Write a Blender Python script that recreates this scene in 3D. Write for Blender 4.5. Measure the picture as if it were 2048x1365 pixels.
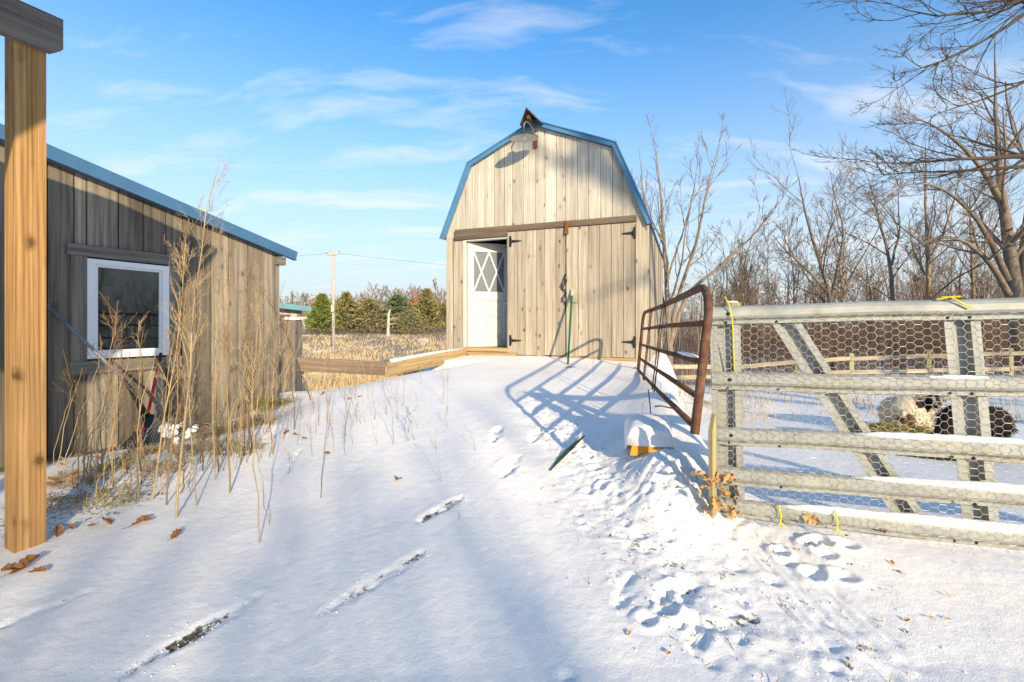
import bpy, bmesh, math, random
import numpy as np
from mathutils import Matrix, Vector

for o in list(bpy.data.objects): bpy.data.objects.remove(o)
scene = bpy.context.scene
C = scene.collection
R = math.radians

# ------------------------------------------------------------------ camera, sky, sun, exposure
CAMZ = 1.3
cam = bpy.data.cameras.new('camera'); camo = bpy.data.objects.new('camera', cam); C.objects.link(camo)
camo.location = (0, 0, CAMZ); camo.rotation_euler = (R(90), 0, 0)
cam.sensor_width = 36; cam.lens = 16.0; cam.shift_y = -0.0157; cam.clip_start = 0.05; cam.clip_end = 2500
scene.camera = camo
SUN_AZ, SUN_EL = R(158), R(17.5)          # azimuth clockwise from +Y
sun_dir = Vector((math.sin(SUN_AZ)*math.cos(SUN_EL), math.cos(SUN_AZ)*math.cos(SUN_EL), math.sin(SUN_EL)))

world = bpy.data.worlds.new('World'); scene.world = world; world.use_nodes = True
nt = world.node_tree; nt.nodes.clear()
def N(t, typ, **kw):
    n = t.nodes.new(typ)
    for k, v in kw.items(): setattr(n, k, v)
    return n
out = N(nt, 'ShaderNodeOutputWorld'); bg = N(nt, 'ShaderNodeBackground')
sky = N(nt, 'ShaderNodeTexSky', sky_type='NISHITA', sun_disc=False, sun_elevation=SUN_EL, sun_rotation=SUN_AZ)
sky.altitude = 200; sky.air_density = 1.0; sky.dust_density = 0.6; sky.ozone_density = 1.6
tc = N(nt, 'ShaderNodeTexCoord')
sep = N(nt, 'ShaderNodeSeparateXYZ'); nt.links.new(tc.outputs['Generated'], sep.inputs[0])
addz = N(nt, 'ShaderNodeMath', operation='ADD'); addz.inputs[1].default_value = 0.16; nt.links.new(sep.outputs[2], addz.inputs[0])
mx = N(nt, 'ShaderNodeMath', operation='MAXIMUM'); mx.inputs[1].default_value = 0.05; nt.links.new(addz.outputs[0], mx.inputs[0])
dv = N(nt, 'ShaderNodeVectorMath', operation='DIVIDE'); nt.links.new(tc.outputs['Generated'], dv.inputs[0])
cmb = N(nt, 'ShaderNodeCombineXYZ')
for i in range(2): nt.links.new(mx.outputs[0], cmb.inputs[i])
cmb.inputs[2].default_value = 1.0; nt.links.new(cmb.outputs[0], dv.inputs[1])
warp = N(nt, 'ShaderNodeTexNoise'); warp.inputs['Scale'].default_value = 1.1; warp.inputs['Detail'].default_value = 3
nt.links.new(dv.outputs[0], warp.inputs['Vector'])
wsc = N(nt, 'ShaderNodeVectorMath', operation='MULTIPLY_ADD'); wsc.inputs[1].default_value = (0.9, 0.5, 0)
nt.links.new(warp.outputs['Color'], wsc.inputs[0]); nt.links.new(dv.outputs[0], wsc.inputs[2])
mp = N(nt, 'ShaderNodeMapping'); mp.inputs['Rotation'].default_value = (0, 0, R(35)); mp.inputs['Scale'].default_value = (0.75, 2.6, 0.0); mp.inputs['Location'].default_value = (1.0, 0.4, 0)
nt.links.new(wsc.outputs[0], mp.inputs[0])
cn = N(nt, 'ShaderNodeTexNoise'); cn.inputs['Scale'].default_value = 1.5; cn.inputs['Detail'].default_value = 9; cn.inputs['Roughness'].default_value = 0.58
nt.links.new(mp.outputs[0], cn.inputs['Vector'])
cr = N(nt, 'ShaderNodeValToRGB'); cr.color_ramp.elements[0].position = 0.51; cr.color_ramp.elements[1].position = 0.82
cr.color_ramp.elements[0].color = (0, 0, 0, 1); cr.color_ramp.elements[1].color = (0.85, 0.85, 0.85, 1)
nt.links.new(cn.outputs['Fac'], cr.inputs[0])
hs = N(nt, 'ShaderNodeHueSaturation'); hs.inputs['Saturation'].default_value = 1.3; hs.inputs['Value'].default_value = 1.0
nt.links.new(sky.outputs[0], hs.inputs['Color'])
mixc = N(nt, 'ShaderNodeMix', data_type='RGBA'); nt.links.new(cr.outputs[0], mixc.inputs['Factor'])
# pale haze towards the horizon, the same all round
hz = N(nt, 'ShaderNodeMapRange', interpolation_type='SMOOTHSTEP'); hz.inputs['From Min'].default_value = -0.05; hz.inputs['From Max'].default_value = 0.6; hz.inputs['To Min'].default_value = 1.0; hz.inputs['To Max'].default_value = 0.0
nt.links.new(sep.outputs[2], hz.inputs['Value'])
mixh = N(nt, 'ShaderNodeMix', data_type='RGBA'); nt.links.new(hz.outputs[0], mixh.inputs['Factor']); gain = N(nt, 'ShaderNodeMix', data_type='RGBA', blend_type='MULTIPLY'); gain.inputs['Factor'].default_value = 1.0; nt.links.new(hs.outputs[0], gain.inputs['A']); gain.inputs['B'].default_value = (0.86, 1.04, 1.10, 1)
nt.links.new(gain.outputs['Result'], mixh.inputs['A']); mixh.inputs['B'].default_value = (2.5, 2.68, 2.88, 1)
nt.links.new(mixh.outputs['Result'], mixc.inputs['A']); mixc.inputs['B'].default_value = (3.7, 3.75, 3.85, 1)
nt.links.new(mixc.outputs['Result'], bg.inputs[0]); bg.inputs[1].default_value = 0.15
nt.links.new(bg.outputs[0], out.inputs[0])

sl = bpy.data.lights.new('sun', 'SUN'); sl.energy = 3.5; sl.angle = R(0.6); sl.color = (1.0, 0.81, 0.55)
so = bpy.data.objects.new('sun', sl); C.objects.link(so)
so.rotation_euler = sun_dir.to_track_quat('Z', 'Y').to_euler()
vs = scene.view_settings; vs.view_transform = 'Standard'; vs.look = 'None'; vs.gamma = 1; vs.exposure = 0.9; vs.use_curve_mapping = False

# ------------------------------------------------------------------ helpers
F = 910.0
def W(px, py, d): return np.array([(px-1024)/F*d, d, CAMZ-(py-650)/F*d])

class MB:
    def __init__(s): s.v = []; s.f = []
    def add(s, vs, fs):
        o = len(s.v); s.v += [tuple(map(float, p)) for p in vs]; s.f += [tuple(i+o for i in f) for f in fs]; return s
    def box(s, x0, x1, y0, y1, z0, z1, M=None, bev=0.0):
        if bev > 0:
            b = bev; P = []
            for z, i in ((z0, b), (z0+b, 0), (z1-b, 0), (z1, b)):
                P += [(x0+i, y0+i, z), (x1-i, y0+i, z), (x1-i, y1-i, z), (x0+i, y1-i, z)]
            Fc = [(3, 2, 1, 0), (12, 13, 14, 15)]
            for l in range(3):
                for k in range(4): Fc.append((4*l+k, 4*l+(k+1) % 4, 4*l+4+(k+1) % 4, 4*l+4+k))
        else:
            P = [(x0,y0,z0),(x1,y0,z0),(x1,y1,z0),(x0,y1,z0),(x0,y0,z1),(x1,y0,z1),(x1,y1,z1),(x0,y1,z1)]
            Fc = [(3,2,1,0),(4,5,6,7),(0,1,5,4),(1,2,6,5),(2,3,7,6),(3,0,4,7)]
        if M is not None: P = [tuple(M @ Vector(p)) for p in P]
        return s.add(P, Fc)
    def prism(s, poly, y0, y1, axis='y', M=None):
        """poly in (x,z), extruded along y"""
        n = len(poly)
        P = [(x, y0, z) for x, z in poly] + [(x, y1, z) for x, z in poly]
        if axis == 'x': P = [(y, x, z) for x, y, z in P]
        if M is not None: P = [tuple(M @ Vector(p)) for p in P]
        Fc = [tuple(range(n)), tuple(range(2*n-1, n-1, -1))] + [(i, n+i, n+(i+1) % n, (i+1) % n) for i in range(n)]
        return s.add(P, Fc)
    def tube(s, pts, rad, k=8, caps=True):
        v, f = tubes(np.array([pts], float), np.array([rad if hasattr(rad, '__len__') else [rad]*len(pts)], float), k)
        n = len(pts)
        f = [tuple(q) for q in f]
        if caps: f += [tuple(range(k-1, -1, -1)), tuple(range((n-1)*k, n*k))]
        return s.add(v, f)
    def lathe(s, prof, k=20, M=None):
        P = []; Fc = []
        for r, z in prof:
            for i in range(k): a = 2*math.pi*i/k; P.append((r*math.cos(a), r*math.sin(a), z))
        for j in range(len(prof)-1):
            for i in range(k): Fc.append((j*k+i, j*k+(i+1) % k, (j+1)*k+(i+1) % k, (j+1)*k+i))
        if M is not None: P = [tuple(M @ Vector(p)) for p in P]
        return s.add(P, Fc)

def tubes(P, Rr, k=4):
    """batch of polylines (N,n,3) with radii (N,n) -> verts, quads"""
    Nn, n, _ = P.shape
    T = np.gradient(P, axis=1); T /= np.linalg.norm(T, axis=2, keepdims=True)+1e-9
    mean = T.mean(axis=1)
    ref = np.where((np.abs(mean[:, 2]) < 0.8)[:, None], np.array([[0, 0, 1.0]]), np.array([[1.0, 0.13, 0]]))
    U = np.cross(T, ref[:, None, :]); U /= np.linalg.norm(U, axis=2, keepdims=True)+1e-9
    V = np.cross(T, U)
    a = np.arange(k)*2*np.pi/k
    ring = P[:, :, None, :] + Rr[:, :, None, None]*(U[:, :, None, :]*np.cos(a)[None, None, :, None] + V[:, :, None, :]*np.sin(a)[None, None, :, None])
    v = ring.reshape(-1, 3)
    i, j, m = np.meshgrid(np.arange(Nn), np.arange(n-1), np.arange(k), indexing='ij')
    b = (i*n+j)*k
    f = np.stack([b+m, b+(m+1) % k, b+k+(m+1) % k, b+k+m], -1).reshape(-1, 4)
    return v, f

def mesh_np(name, v, f, smooth=False):
    me = bpy.data.meshes.new(name)
    v = np.asarray(v, np.float32); f = np.asarray(f, np.int32); k = f.shape[1]
    me.vertices.add(len(v)); me.vertices.foreach_set('co', v.ravel())
    me.loops.add(f.size); me.loops.foreach_set('vertex_index', f.ravel())
    me.polygons.add(len(f)); me.polygons.foreach_set('loop_start', np.arange(0, f.size, k, dtype=np.int32))
    me.polygons.foreach_set('loop_total', np.full(len(f), k, np.int32))
    if smooth: me.polygons.foreach_set('use_smooth', np.ones(len(f), bool))
    me.update(calc_edges=True)
    return me

def recalc(me):
    b = bmesh.new(); b.from_mesh(me); bmesh.ops.recalc_face_normals(b, faces=b.faces); b.to_mesh(me); b.free()

def link(name, me, mat=None, parent=None):
    o = bpy.data.objects.new(name, me); C.objects.link(o)
    if mat is not None and me is not None and len(me.materials) == 0: me.materials.append(mat)
    if parent is not None: o.parent = parent
    return o

def root_matrix(o):
    m = Matrix.LocRotScale(o.location, o.rotation_euler, o.scale)
    return m if o.parent is None else root_matrix(o.parent) @ m

def build(mb, name, mat, parent=None, world=False, smooth=False, norm=True):
    """link an MB as one mesh object; world=True: its points are world points"""
    V = mb.v
    if world and parent is not None:
        inv = root_matrix(parent).inverted(); V = [tuple(inv @ Vector(p)) for p in V]
    me = bpy.data.meshes.new(name); me.from_pydata(V, [], mb.f)
    if norm: recalc(me)
    if smooth:
        for p in me.polygons: p.use_smooth = True
    return link(name, me, mat, parent)

def tag(o, label=None, cat=None, group=None, kind=None):
    if label: o['label'] = label
    if cat: o['category'] = cat
    if group: o['group'] = group
    if kind: o['kind'] = kind
    return o
def thing(name, label, cat, loc=(0, 0, 0), rot=(0, 0, 0), group=None):
    o = bpy.data.objects.new(name, None); C.objects.link(o); o.location = loc; o.rotation_euler = rot; o.empty_display_size = .1
    return tag(o, label, cat, group)
def copy_tree(o, loc, rotz, scale=1.0, label=None):
    c = o.copy(); C.objects.link(c); c.location = loc; c.rotation_euler = (0, 0, rotz); c.scale = (scale,)*3
    if label: c['label'] = label
    for ch in list(o.children):
        d = ch.copy(); C.objects.link(d); d.parent = c
    return c

# ------------------------------------------------------------------ materials
def new_mat(name):
    m = bpy.data.materials.new(name); m.use_nodes = True
    t = m.node_tree; b = t.nodes['Principled BSDF']; return m, t, b
def ramp(t, src, stops):
    r = N(t, 'ShaderNodeValToRGB'); e = r.color_ramp.elements
    while len(e) < len(stops): e.new(0.5)
    for i, (p, c) in enumerate(stops): e[i].position = p; e[i].color = (*c, 1) if len(c) == 3 else c
    t.links.new(src, r.inputs[0]); return r
def noise(t, vec, scale, detail=4, rough=0.55):
    n = N(t, 'ShaderNodeTexNoise'); n.inputs['Scale'].default_value = scale; n.inputs['Detail'].default_value = detail; n.inputs['Roughness'].default_value = rough
    if vec is not None: t.links.new(vec, n.inputs['Vector'])
    return n
def mixcol(t, fac, a, b, mode='MIX'):
    m = N(t, 'ShaderNodeMix', data_type='RGBA', blend_type=mode)
    if isinstance(fac, (int, float)): m.inputs['Factor'].default_value = fac
    else: t.links.new(fac, m.inputs['Factor'])
    for k, x in (('A', a), ('B', b)):
        if isinstance(x, tuple): m.inputs[k].default_value = (*x, 1) if len(x) == 3 else x
        else: t.links.new(x, m.inputs[k])
    return m.outputs['Result']
def bump(t, b, height, strength=0.3, dist=0.01):
    n = N(t, 'ShaderNodeBump'); n.inputs['Strength'].default_value = strength; n.inputs['Distance'].default_value = dist
    t.links.new(height, n.inputs['Height']); t.links.new(n.outputs[0], b.inputs['Normal'])
def objvec(t, rnd=True):
    tc = N(t, 'ShaderNodeTexCoord')
    if not rnd: return tc.outputs['Object']
    oi = N(t, 'ShaderNodeObjectInfo'); m = N(t, 'ShaderNodeMath', operation='MULTIPLY'); m.inputs[1].default_value = 61.0
    t.links.new(oi.outputs['Random'], m.inputs[0])
    cb = N(t, 'ShaderNodeCombineXYZ')
    t.links.new(m.outputs[0], cb.inputs[1]); t.links.new(m.outputs[0], cb.inputs[2]); t.links.new(m.outputs[0], cb.inputs[0])
    a = N(t, 'ShaderNodeVectorMath', operation='ADD'); t.links.new(tc.outputs['Object'], a.inputs[0]); t.links.new(cb.outputs[0], a.inputs[1])
    return a.outputs[0]
def mapped(t, vec, scale, rot=(0, 0, 0)):
    m = N(t, 'ShaderNodeMapping'); m.inputs['Scale'].default_value = scale; m.inputs['Rotation'].default_value = rot
    t.links.new(vec, m.inputs[0]); return m.outputs[0]
def wood(name, dark, mid, light, axis='z', knots=0.5, var=0.25, rings=0.0, stain=(0.05, 0.045, 0.04), stain_amt=0.5, rough=0.85, bstr=0.5):
    m, t, b = new_mat(name); vec = objvec(t)
    def sc(a, l): return {'z': (a, a, l), 'x': (l, a, a), 'y': (a, l, a)}[axis]
    g = noise(t, mapped(t, vec, sc(26, .7)), 1.0, 7, .62)
    col = ramp(t, g.outputs['Fac'], [(.28, dark), (.5, mid), (.74, light)]).outputs[0]
    fine = noise(t, mapped(t, vec, sc(150, 2.2)), 1.0, 3, .6)
    fr = ramp(t, fine.outputs['Fac'], [(.3, (.62, .6, .58)), (.62, (1.08, 1.08, 1.08))]).outputs[0]
    col = mixcol(t, .75, col, fr, 'MULTIPLY')
    if rings:
        wv = N(t, 'ShaderNodeTexWave', wave_type='BANDS', bands_direction='X'); wv.inputs['Scale'].default_value = 1.0; wv.inputs['Distortion'].default_value = 9.0; wv.inputs['Detail'].default_value = 2.0; wv.inputs['Detail Scale'].default_value = .6
        t.links.new(mapped(t, vec, sc(13, .55), (.12, .1, .3)), wv.inputs['Vector'])
        col = mixcol(t, rings, col, ramp(t, wv.outputs['Fac'], [(.15, (.55, .47, .38)), (.5, (1.05, 1.05, 1.05))]).outputs[0], 'MULTIPLY')
    # knots
    vo = N(t, 'ShaderNodeTexVoronoi'); vo.inputs['Scale'].default_value = 1.0
    kd = noise(t, vec, 9, 2); kv = N(t, 'ShaderNodeVectorMath', operation='MULTIPLY_ADD'); kv.inputs[1].default_value = (.05, .05, .05); t.links.new(kd.outputs['Color'], kv.inputs[0]); t.links.new(vec, kv.inputs[2])
    t.links.new(mapped(t, kv.outputs[0], sc(7.5, 4.2)), vo.inputs['Vector'])
    kn = ramp(t, vo.outputs['Distance'], [(.09, (1, 1, 1)), (.15, (.45, .45, .45)), (.27, (0, 0, 0))]).outputs[0]
    km = N(t, 'ShaderNodeMath', operation='MULTIPLY'); km.inputs[1].default_value = knots
    sel = ramp(t, vo.outputs['Color'], [(.56, (0, 0, 0)), (.66, (1, 1, 1))]).outputs[0]; kn = mixcol(t, 1.0, kn, sel, 'MULTIPLY'); t.links.new(kn, km.inputs[0])
    col = mixcol(t, km.outputs[0], col, tuple(x*.35 for x in dark))
    # dark vertical weather streaks and blotches
    st = noise(t, mapped(t, vec, sc(5.5, .55)), 1.0, 5, .6)
    sr = ramp(t, st.outputs['Fac'], [(.5, (0, 0, 0)), (.72, (stain_amt,)*3)]).outputs[0]
    col = mixcol(t, sr, col, stain)
    oi = N(t, 'ShaderNodeObjectInfo'); mr = N(t, 'ShaderNodeMapRange'); mr.inputs['To Min'].default_value = 1-var; mr.inputs['To Max'].default_value = 1+var*.7
    t.links.new(oi.outputs['Random'], mr.inputs[0])
    h = N(t, 'ShaderNodeHueSaturation'); t.links.new(mr.outputs[0], h.inputs['Value']); t.links.new(col, h.inputs['Color'])
    t.links.new(h.outputs[0], b.inputs['Base Color']); b.inputs['Roughness'].default_value = rough
    b.inputs['Specular IOR Level'].default_value = 0.25
    bump(t, b, fine.outputs['Fac'], bstr, .004)
    return m
def plain(name, col, rough=.6, metal=0.0, var=.12, nscale=8, spec=.4, bstr=0.0, col2=None, thr=(.45, .65)):
    m, t, b = new_mat(name); vec = objvec(t)
    n = noise(t, vec, nscale, 6, .6)
    if col2 is None: c = ramp(t, n.outputs['Fac'], [(.3, tuple(x*(1-var) for x in col)), (.7, tuple(x*(1+var) for x in col))]).outputs[0]
    else: c = ramp(t, n.outputs['Fac'], [(thr[0], col), (thr[1], col2)]).outputs[0]
    t.links.new(c, b.inputs['Base Color']); b.inputs['Roughness'].default_value = rough; b.inputs['Metallic'].default_value = metal
    b.inputs['Specular IOR Level'].default_value = spec
    if bstr: bump(t, b, noise(t, vec, nscale*6, 4).outputs['Fac'], bstr, .004)
    return m

M_barn = wood('barn_board', (.31, .262, .19), (.45, .39, .295), (.58, .52, .42), knots=.95, var=.2, stain=(.24, .19, .13), stain_amt=.65)
M_gable = wood('bleached_board', (.42, .37, .285), (.57, .52, .43), (.70, .665, .59), knots=.95, var=.17, stain=(.32, .265, .19), stain_amt=.7)
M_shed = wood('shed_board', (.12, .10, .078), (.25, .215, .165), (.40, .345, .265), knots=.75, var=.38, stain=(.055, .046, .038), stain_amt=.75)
M_beam = wood('old_beam', (.09, .065, .045), (.19, .14, .10), (.29, .225, .165), axis='x', knots=.6, var=.2, stain=(.05, .04, .035))
M_trim = wood('grey_trim', (.11, .095, .08), (.20, .175, .145), (.30, .265, .215), axis='x', knots=.7, var=.25)
M_trimv = wood('grey_trim_upright', (.11, .095, .08), (.20, .175, .145), (.30, .265, .215), axis='z', knots=.7, var=.25)
M_post = wood('new_post', (.33, .175, .06), (.47, .275, .11), (.56, .36, .165), axis='z', knots=1.0, var=.05, stain=(.36, .18, .06), stain_amt=.55, bstr=.3, rings=.45)
M_sill = wood('tan_timber', (.26, .18, .085), (.42, .30, .15), (.53, .40, .22), axis='x', knots=.5, var=.2)
M_rail = wood('fence_rail', (.32, .26, .17), (.48, .40, .27), (.6, .52, .37), axis='x', knots=.4, var=.2)
M_fpost = wood('mossy_post', (.19, .165, .085), (.32, .28, .15), (.42, .37, .22), axis='z', knots=.4, var=.2)
M_blue = plain('blue_metal', (.075, .21, .37), .42, 0, .1, 3, .5)
M_blueshade = plain('shaded_blue_metal', (.05, .135, .25), .45, 0, .12, 3, .5)  # the barn's blue darkened: shade on the shed edge put into the colour
M_teal = plain('teal_metal', (.05, .22, .28), .5, 0, .1, 3, .5)
M_white = plain('white_paint', (.58, .56, .51), .5, 0, .04, 5, .4)
M_vinyl = plain('white_vinyl', (.80, .80, .80), .35, 0, .02, 5, .5)
M_black = plain('black_iron', (.02, .02, .02), .6, .3, .2, 20)
M_rust = plain('rusty_tube', (.115, .058, .036), .85, .2, .3, 22, .3, .4, (.24, .125, .07), (.42, .72))
M_rustn = plain('brown_rust', (.22, .08, .03), .9, .1, .3, 30, .2, .3)
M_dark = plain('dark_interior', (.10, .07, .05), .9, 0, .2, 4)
M_snowlump = plain('lying_snow', (.91, .885, .845), .6, 0, .03, 14, .3, .5)
M_straw = plain('dry_stalk', (.47, .345, .185), .8, 0, .4, 3, .2)
M_strawb = plain('brown_stalk', (.32, .215, .11), .85, 0, .4, 3, .2)
M_strawg = plain('grey_stalk', (.36, .30, .22), .85, 0, .35, 3, .2)
M_strawd = plain('dark_dry_stalk', (.20, .125, .065), .85, 0, .3, 5, .2)
M_leaf = plain('dead_leaf', (.27, .125, .045), .8, 0, .35, 9, .25)
M_leafp = plain('pale_dead_leaf', (.50, .30, .13), .8, 0, .3, 9, .25)
M_bark = plain('grey_bark', (.20, .16, .12), .95, 0, .35, 3.5, .15, .5)
M_barkl = plain('warm_bark', (.25, .195, .135), .95, 0, .35, 3.5, .15, .5)
M_barkd = plain('dark_bark', (.085, .066, .05), .95, 0, .35, 3.5, .15, .5)
M_birch = plain('pale_bark', (.50, .47, .42), .9, 0, .3, 2, .2)
M_twig = plain('twig_bark', (.23, .17, .125), .95, 0, .2, 1, .1)
M_brush = plain('brush_twig', (.20, .125, .08), .95, 0, .3, .6, .1)
M_yellow = plain('yellow_twine', (.75, .62, .03), .6, 0, .1, 30)
M_orange = plain('orange_plastic', (.72, .33, .03), .45, 0, .06, 6)
M_green = plain('green_paint', (.02, .14, .055), .5, 0, .15, 20)
M_dgreen = plain('dark_green_plastic', (.02, .055, .035), .5, 0, .2, 20)
M_red = plain('red_paint', (.48, .02, .02), .4, 0, .1, 15)
M_gmetal = plain('grey_handle', (.28, .29, .30), .45, .5, .15, 20)
M_plast = plain('black_plastic', (.025, .026, .028), .45, 0, .2, 20)
M_pole = plain('pale_pole_wood', (.46, .43, .385), .9, 0, .2, 3)
M_straw2 = plain('field_straw', (.60, .46, .27), .9, 0, .3, .25, .1)
M_hay = plain('hay', (.34, .29, .10), .9, 0, .35, 6, .1)

def galvanised():
    m, t, b = new_mat('galvanised_steel'); vec = objvec(t)
    n1 = noise(t, vec, 6, 6, .65); n2 = noise(t, mapped(t, vec, (2.2, 9, 9)), 1.3, 6, .6)
    c = ramp(t, n1.outputs['Fac'], [(.3, (.27, .28, .26)), (.7, (.43, .44, .405))]).outputs[0]
    y = ramp(t, n2.outputs['Fac'], [(.5, (0, 0, 0)), (.72, (.55, .55, .55))]).outputs[0]
    c = mixcol(t, y, c, (.37, .345, .22))
    n3 = noise(t, mapped(t, vec, (3, 5, 5)), 1.5, 8, .7)
    r = ramp(t, n3.outputs['Fac'], [(.60, (0, 0, 0)), (.70, (.8, .8, .8))]).outputs[0]
    c = mixcol(t, r, c, (.36, .18, .06))
    t.links.new(c, b.inputs['Base Color']); b.inputs['Roughness'].default_value = .55; b.inputs['Metallic'].default_value = .25
    bump(t, b, noise(t, vec, 60, 3).outputs['Fac'], .12, .003)
    return m
M_galv = galvanised()
M_wire = plain('zinc_wire', (.55, .54, .50), .5, .5, .15, 30)

def snow_ground():
    m, t, b = new_mat('snow_ground')
    geo = N(t, 'ShaderNodeNewGeometry'); vec = geo.outputs['Position']
    ag = N(t, 'ShaderNodeAttribute', attribute_name='grass'); ad = N(t, 'ShaderNodeAttribute', attribute_name='dirt')
    sn = noise(t, vec, 3, 5, .6)
    c = ramp(t, sn.outputs['Fac'], [(.3, (.90, .875, .835)), (.7, (.94, .915, .875))]).outputs[0]
    # dry grass showing through in the field
    gn = noise(t, mapped(t, vec, (.55, .16, 1)), 1.0, 8, .68)
    ga = N(t, 'ShaderNodeMath', operation='ADD'); t.links.new(gn.outputs['Fac'], ga.inputs[0]); t.links.new(ag.outputs['Fac'], ga.inputs[1])
    gf = ramp(t, ga.outputs[0], [(.93, (0, 0, 0)), (1.08, (1, 1, 1))]).outputs[0]
    gc = ramp(t, noise(t, vec, 2.5, 7, .7).outputs['Fac'], [(.3, (.20, .13, .06)), (.55, (.40, .28, .13)), (.75, (.52, .39, .2))]).outputs[0]
    c = mixcol(t, gf, c, gc)
    # leaf litter and dead grass at the bottom of the footprints
    dn = noise(t, vec, 34, 6, .7)
    da = N(t, 'ShaderNodeMath', operation='MULTIPLY_ADD'); t.links.new(ad.outputs['Fac'], da.inputs[0]); da.inputs[1].default_value = .55; t.links.new(dn.outputs['Fac'], da.inputs[2])
    df = ramp(t, da.outputs[0], [(.84, (0, 0, 0)), (.97, (1, 1, 1))]).outputs[0]
    dc = ramp(t, noise(t, vec, 60, 4).outputs['Fac'], [(.35, (.05, .045, .035)), (.65, (.21, .17, .11))]).outputs[0]
    c = mixcol(t, df, c, dc)
    t.links.new(c, b.inputs['Base Color']); b.inputs['Roughness'].default_value = .55; b.inputs['Specular IOR Level'].default_value = .25
    b1 = noise(t, vec, 22, 8, .62); b2 = noise(t, vec, 160, 4, .7)
    s = N(t, 'ShaderNodeMath', operation='MULTIPLY_ADD'); t.links.new(b2.outputs['Fac'], s.inputs[0]); s.inputs[1].default_value = .5; t.links.new(b1.outputs['Fac'], s.inputs[2])
    bump(t, b, s.outputs[0], .5, .016)
    return m
M_ground = snow_ground()

# ------------------------------------------------------------------ ground
def sstep(a, b, x): t = np.clip((x-a)/(b-a), 0, 1); return t*t*(3-2*t)
SA = R(27); SU = np.array([math.sin(SA), math.cos(SA)]); S0 = np.array([-3.93, 4.2])
rng0 = np.random.default_rng(3)
WV = [(rng0.uniform(-1, 1, 2)*f, rng0.uniform(0, 6.28), a) for f, a in ((.9, .018), (.9, .018), (1.8, .008), (1.8, .008), (3.3, .003), (3.3, .003))]
def G(x, y):
    x = np.asarray(x, float); y = np.asarray(y, float)
    zr = np.interp(y, [0, 1.7, 3, 4, 5, 6, 7, 8, 9.5], [0, .0, .14, .29, .43, .55, .64, .70, .72])
    zf = np.interp(y, [0, 6, 10, 20, 32, 50, 75, 110, 200, 600], [.1, -.05, -.4, -.6, -.63, -.4, .2, .6, 2, 6])
    zp = np.interp(y, [0, 2.6, 6, 13, 20, 40, 100, 600], [.03, .12, -.12, -.45, -.8, -1., -.6, 4])
    # slope down towards the shed wall
    t = (x-S0[0])*SU[0]+(y-S0[1])*SU[1]; dist = (x-S0[0])*SU[1]-(y-S0[1])*SU[0]
    low = np.interp(t, [-3, -.5, .9, 1.5, 2.1], [.05, .10, .10, .22, .42])
    k = sstep(.1, 1.5, dist)
    z = np.where(y < 8, low*(1-k)+zr*k, zr)
    # field behind the retaining boards
    d1 = y-(6.05+.28*np.clip((x+3.05)/1.27, -9, 1)); d2 = (-1.84+(y-6.4)*(.58/2.6))-x
    fm = sstep(.02, .5, np.minimum(d1, d2))
    z = z*(1-fm)+zf*fm
    xr = np.interp(y, [2.2, 2.75, 3.3, 7, 7.7, 12], [4, 1.30, 1.36, 2.1, 2.42, 4.1])
    drift = .20*np.exp(-((x-(xr-.12))/.38)**2)*sstep(2.85, 3.4, y)*(1-sstep(4.6, 6.5, y))
    z = z+drift+.19*np.exp(-(((x-1.02)/.26)**2+((y-2.98)/.33)**2))
    pm = sstep(0, .5, x-xr)*sstep(2.2, 2.8, y)
    z = z*(1-pm)+zp*pm
    bk = sstep(9.6, 13.5, y)*(1-fm)
    side = sstep(-3, 6, x-.36*y+2)
    z = z*(1-bk)+(zf*(1-side)+zp*side)*bk
    far = sstep(14, 30, y)
    for (kx, ky), ph, a in WV: z = z+a*np.sin(kx*x*2+ky*y*2+ph)
    return z
def ray(px, py, lift=0.0):
    """ground point seen at a picture position"""
    d = np.geomspace(1.0, 90, 6000); p = np.stack([(px-1024)/F*d, d, CAMZ-(py-650)/F*d], 1)
    h = p[:, 2]-G(p[:, 0], p[:, 1]); i = int(np.argmax(h < 0)) if (h < 0).any() else len(d)-1
    q = p[i].copy(); q[2] = G(q[0], q[1])+lift; return q

def axis_coords(lo, hi, step, segs, far, growth):
    mid = np.arange(lo, hi, step); up = []; s = step; v = hi
    for end, st in segs:
        while v < end: up.append(v); v += st
        s = st
    while v < far: up.append(v); s *= growth; v += s
    return mid, up
xm, xu = axis_coords(-2.6, 3.0, .015, [(4.5, .03), (8, .08)], 700, 1.22)
_, xd = axis_coords(-2.6, 2.6, .015, [(4.5, .03), (8, .08)], 700, 1.22)
XS = np.concatenate([-np.array(xd[1:])[::-1], xm, np.array(xu)])
ym, yu = axis_coords(1.3, 5.2, .0145, [(9, .03), (14, .1)], 900, 1.2)
YS = np.concatenate([np.array([-60, -30, -15, -8, -4, -2, -1, -.3, .2, .6, .9, 1.1, 1.2]), ym, np.array(yu)])
GX, GY = np.meshgrid(XS, YS)
Z = G(GX, GY); DIRT = np.zeros_like(Z)
def near(cx, cy, r):
    i0, i1 = np.searchsorted(YS, [cy-r, cy+r]); j0, j1 = np.searchsorted(XS, [cx-r, cx+r]); return slice(i0, i1), slice(j0, j1)
rf = np.random.default_rng(11)
def wob(x, y, f, s=0):
    return (np.sin(x*f+s)*np.sin(y*f*1.13+s*2.1)+.6*np.sin(x*f*2.3+1.7+s)*np.sin(y*f*2.1+.4+s)+.4*np.sin(x*f*4.7+s)*np.cos(y*f*4.3))/2
_tab = np.random.default_rng(4).random((256, 256))
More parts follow.
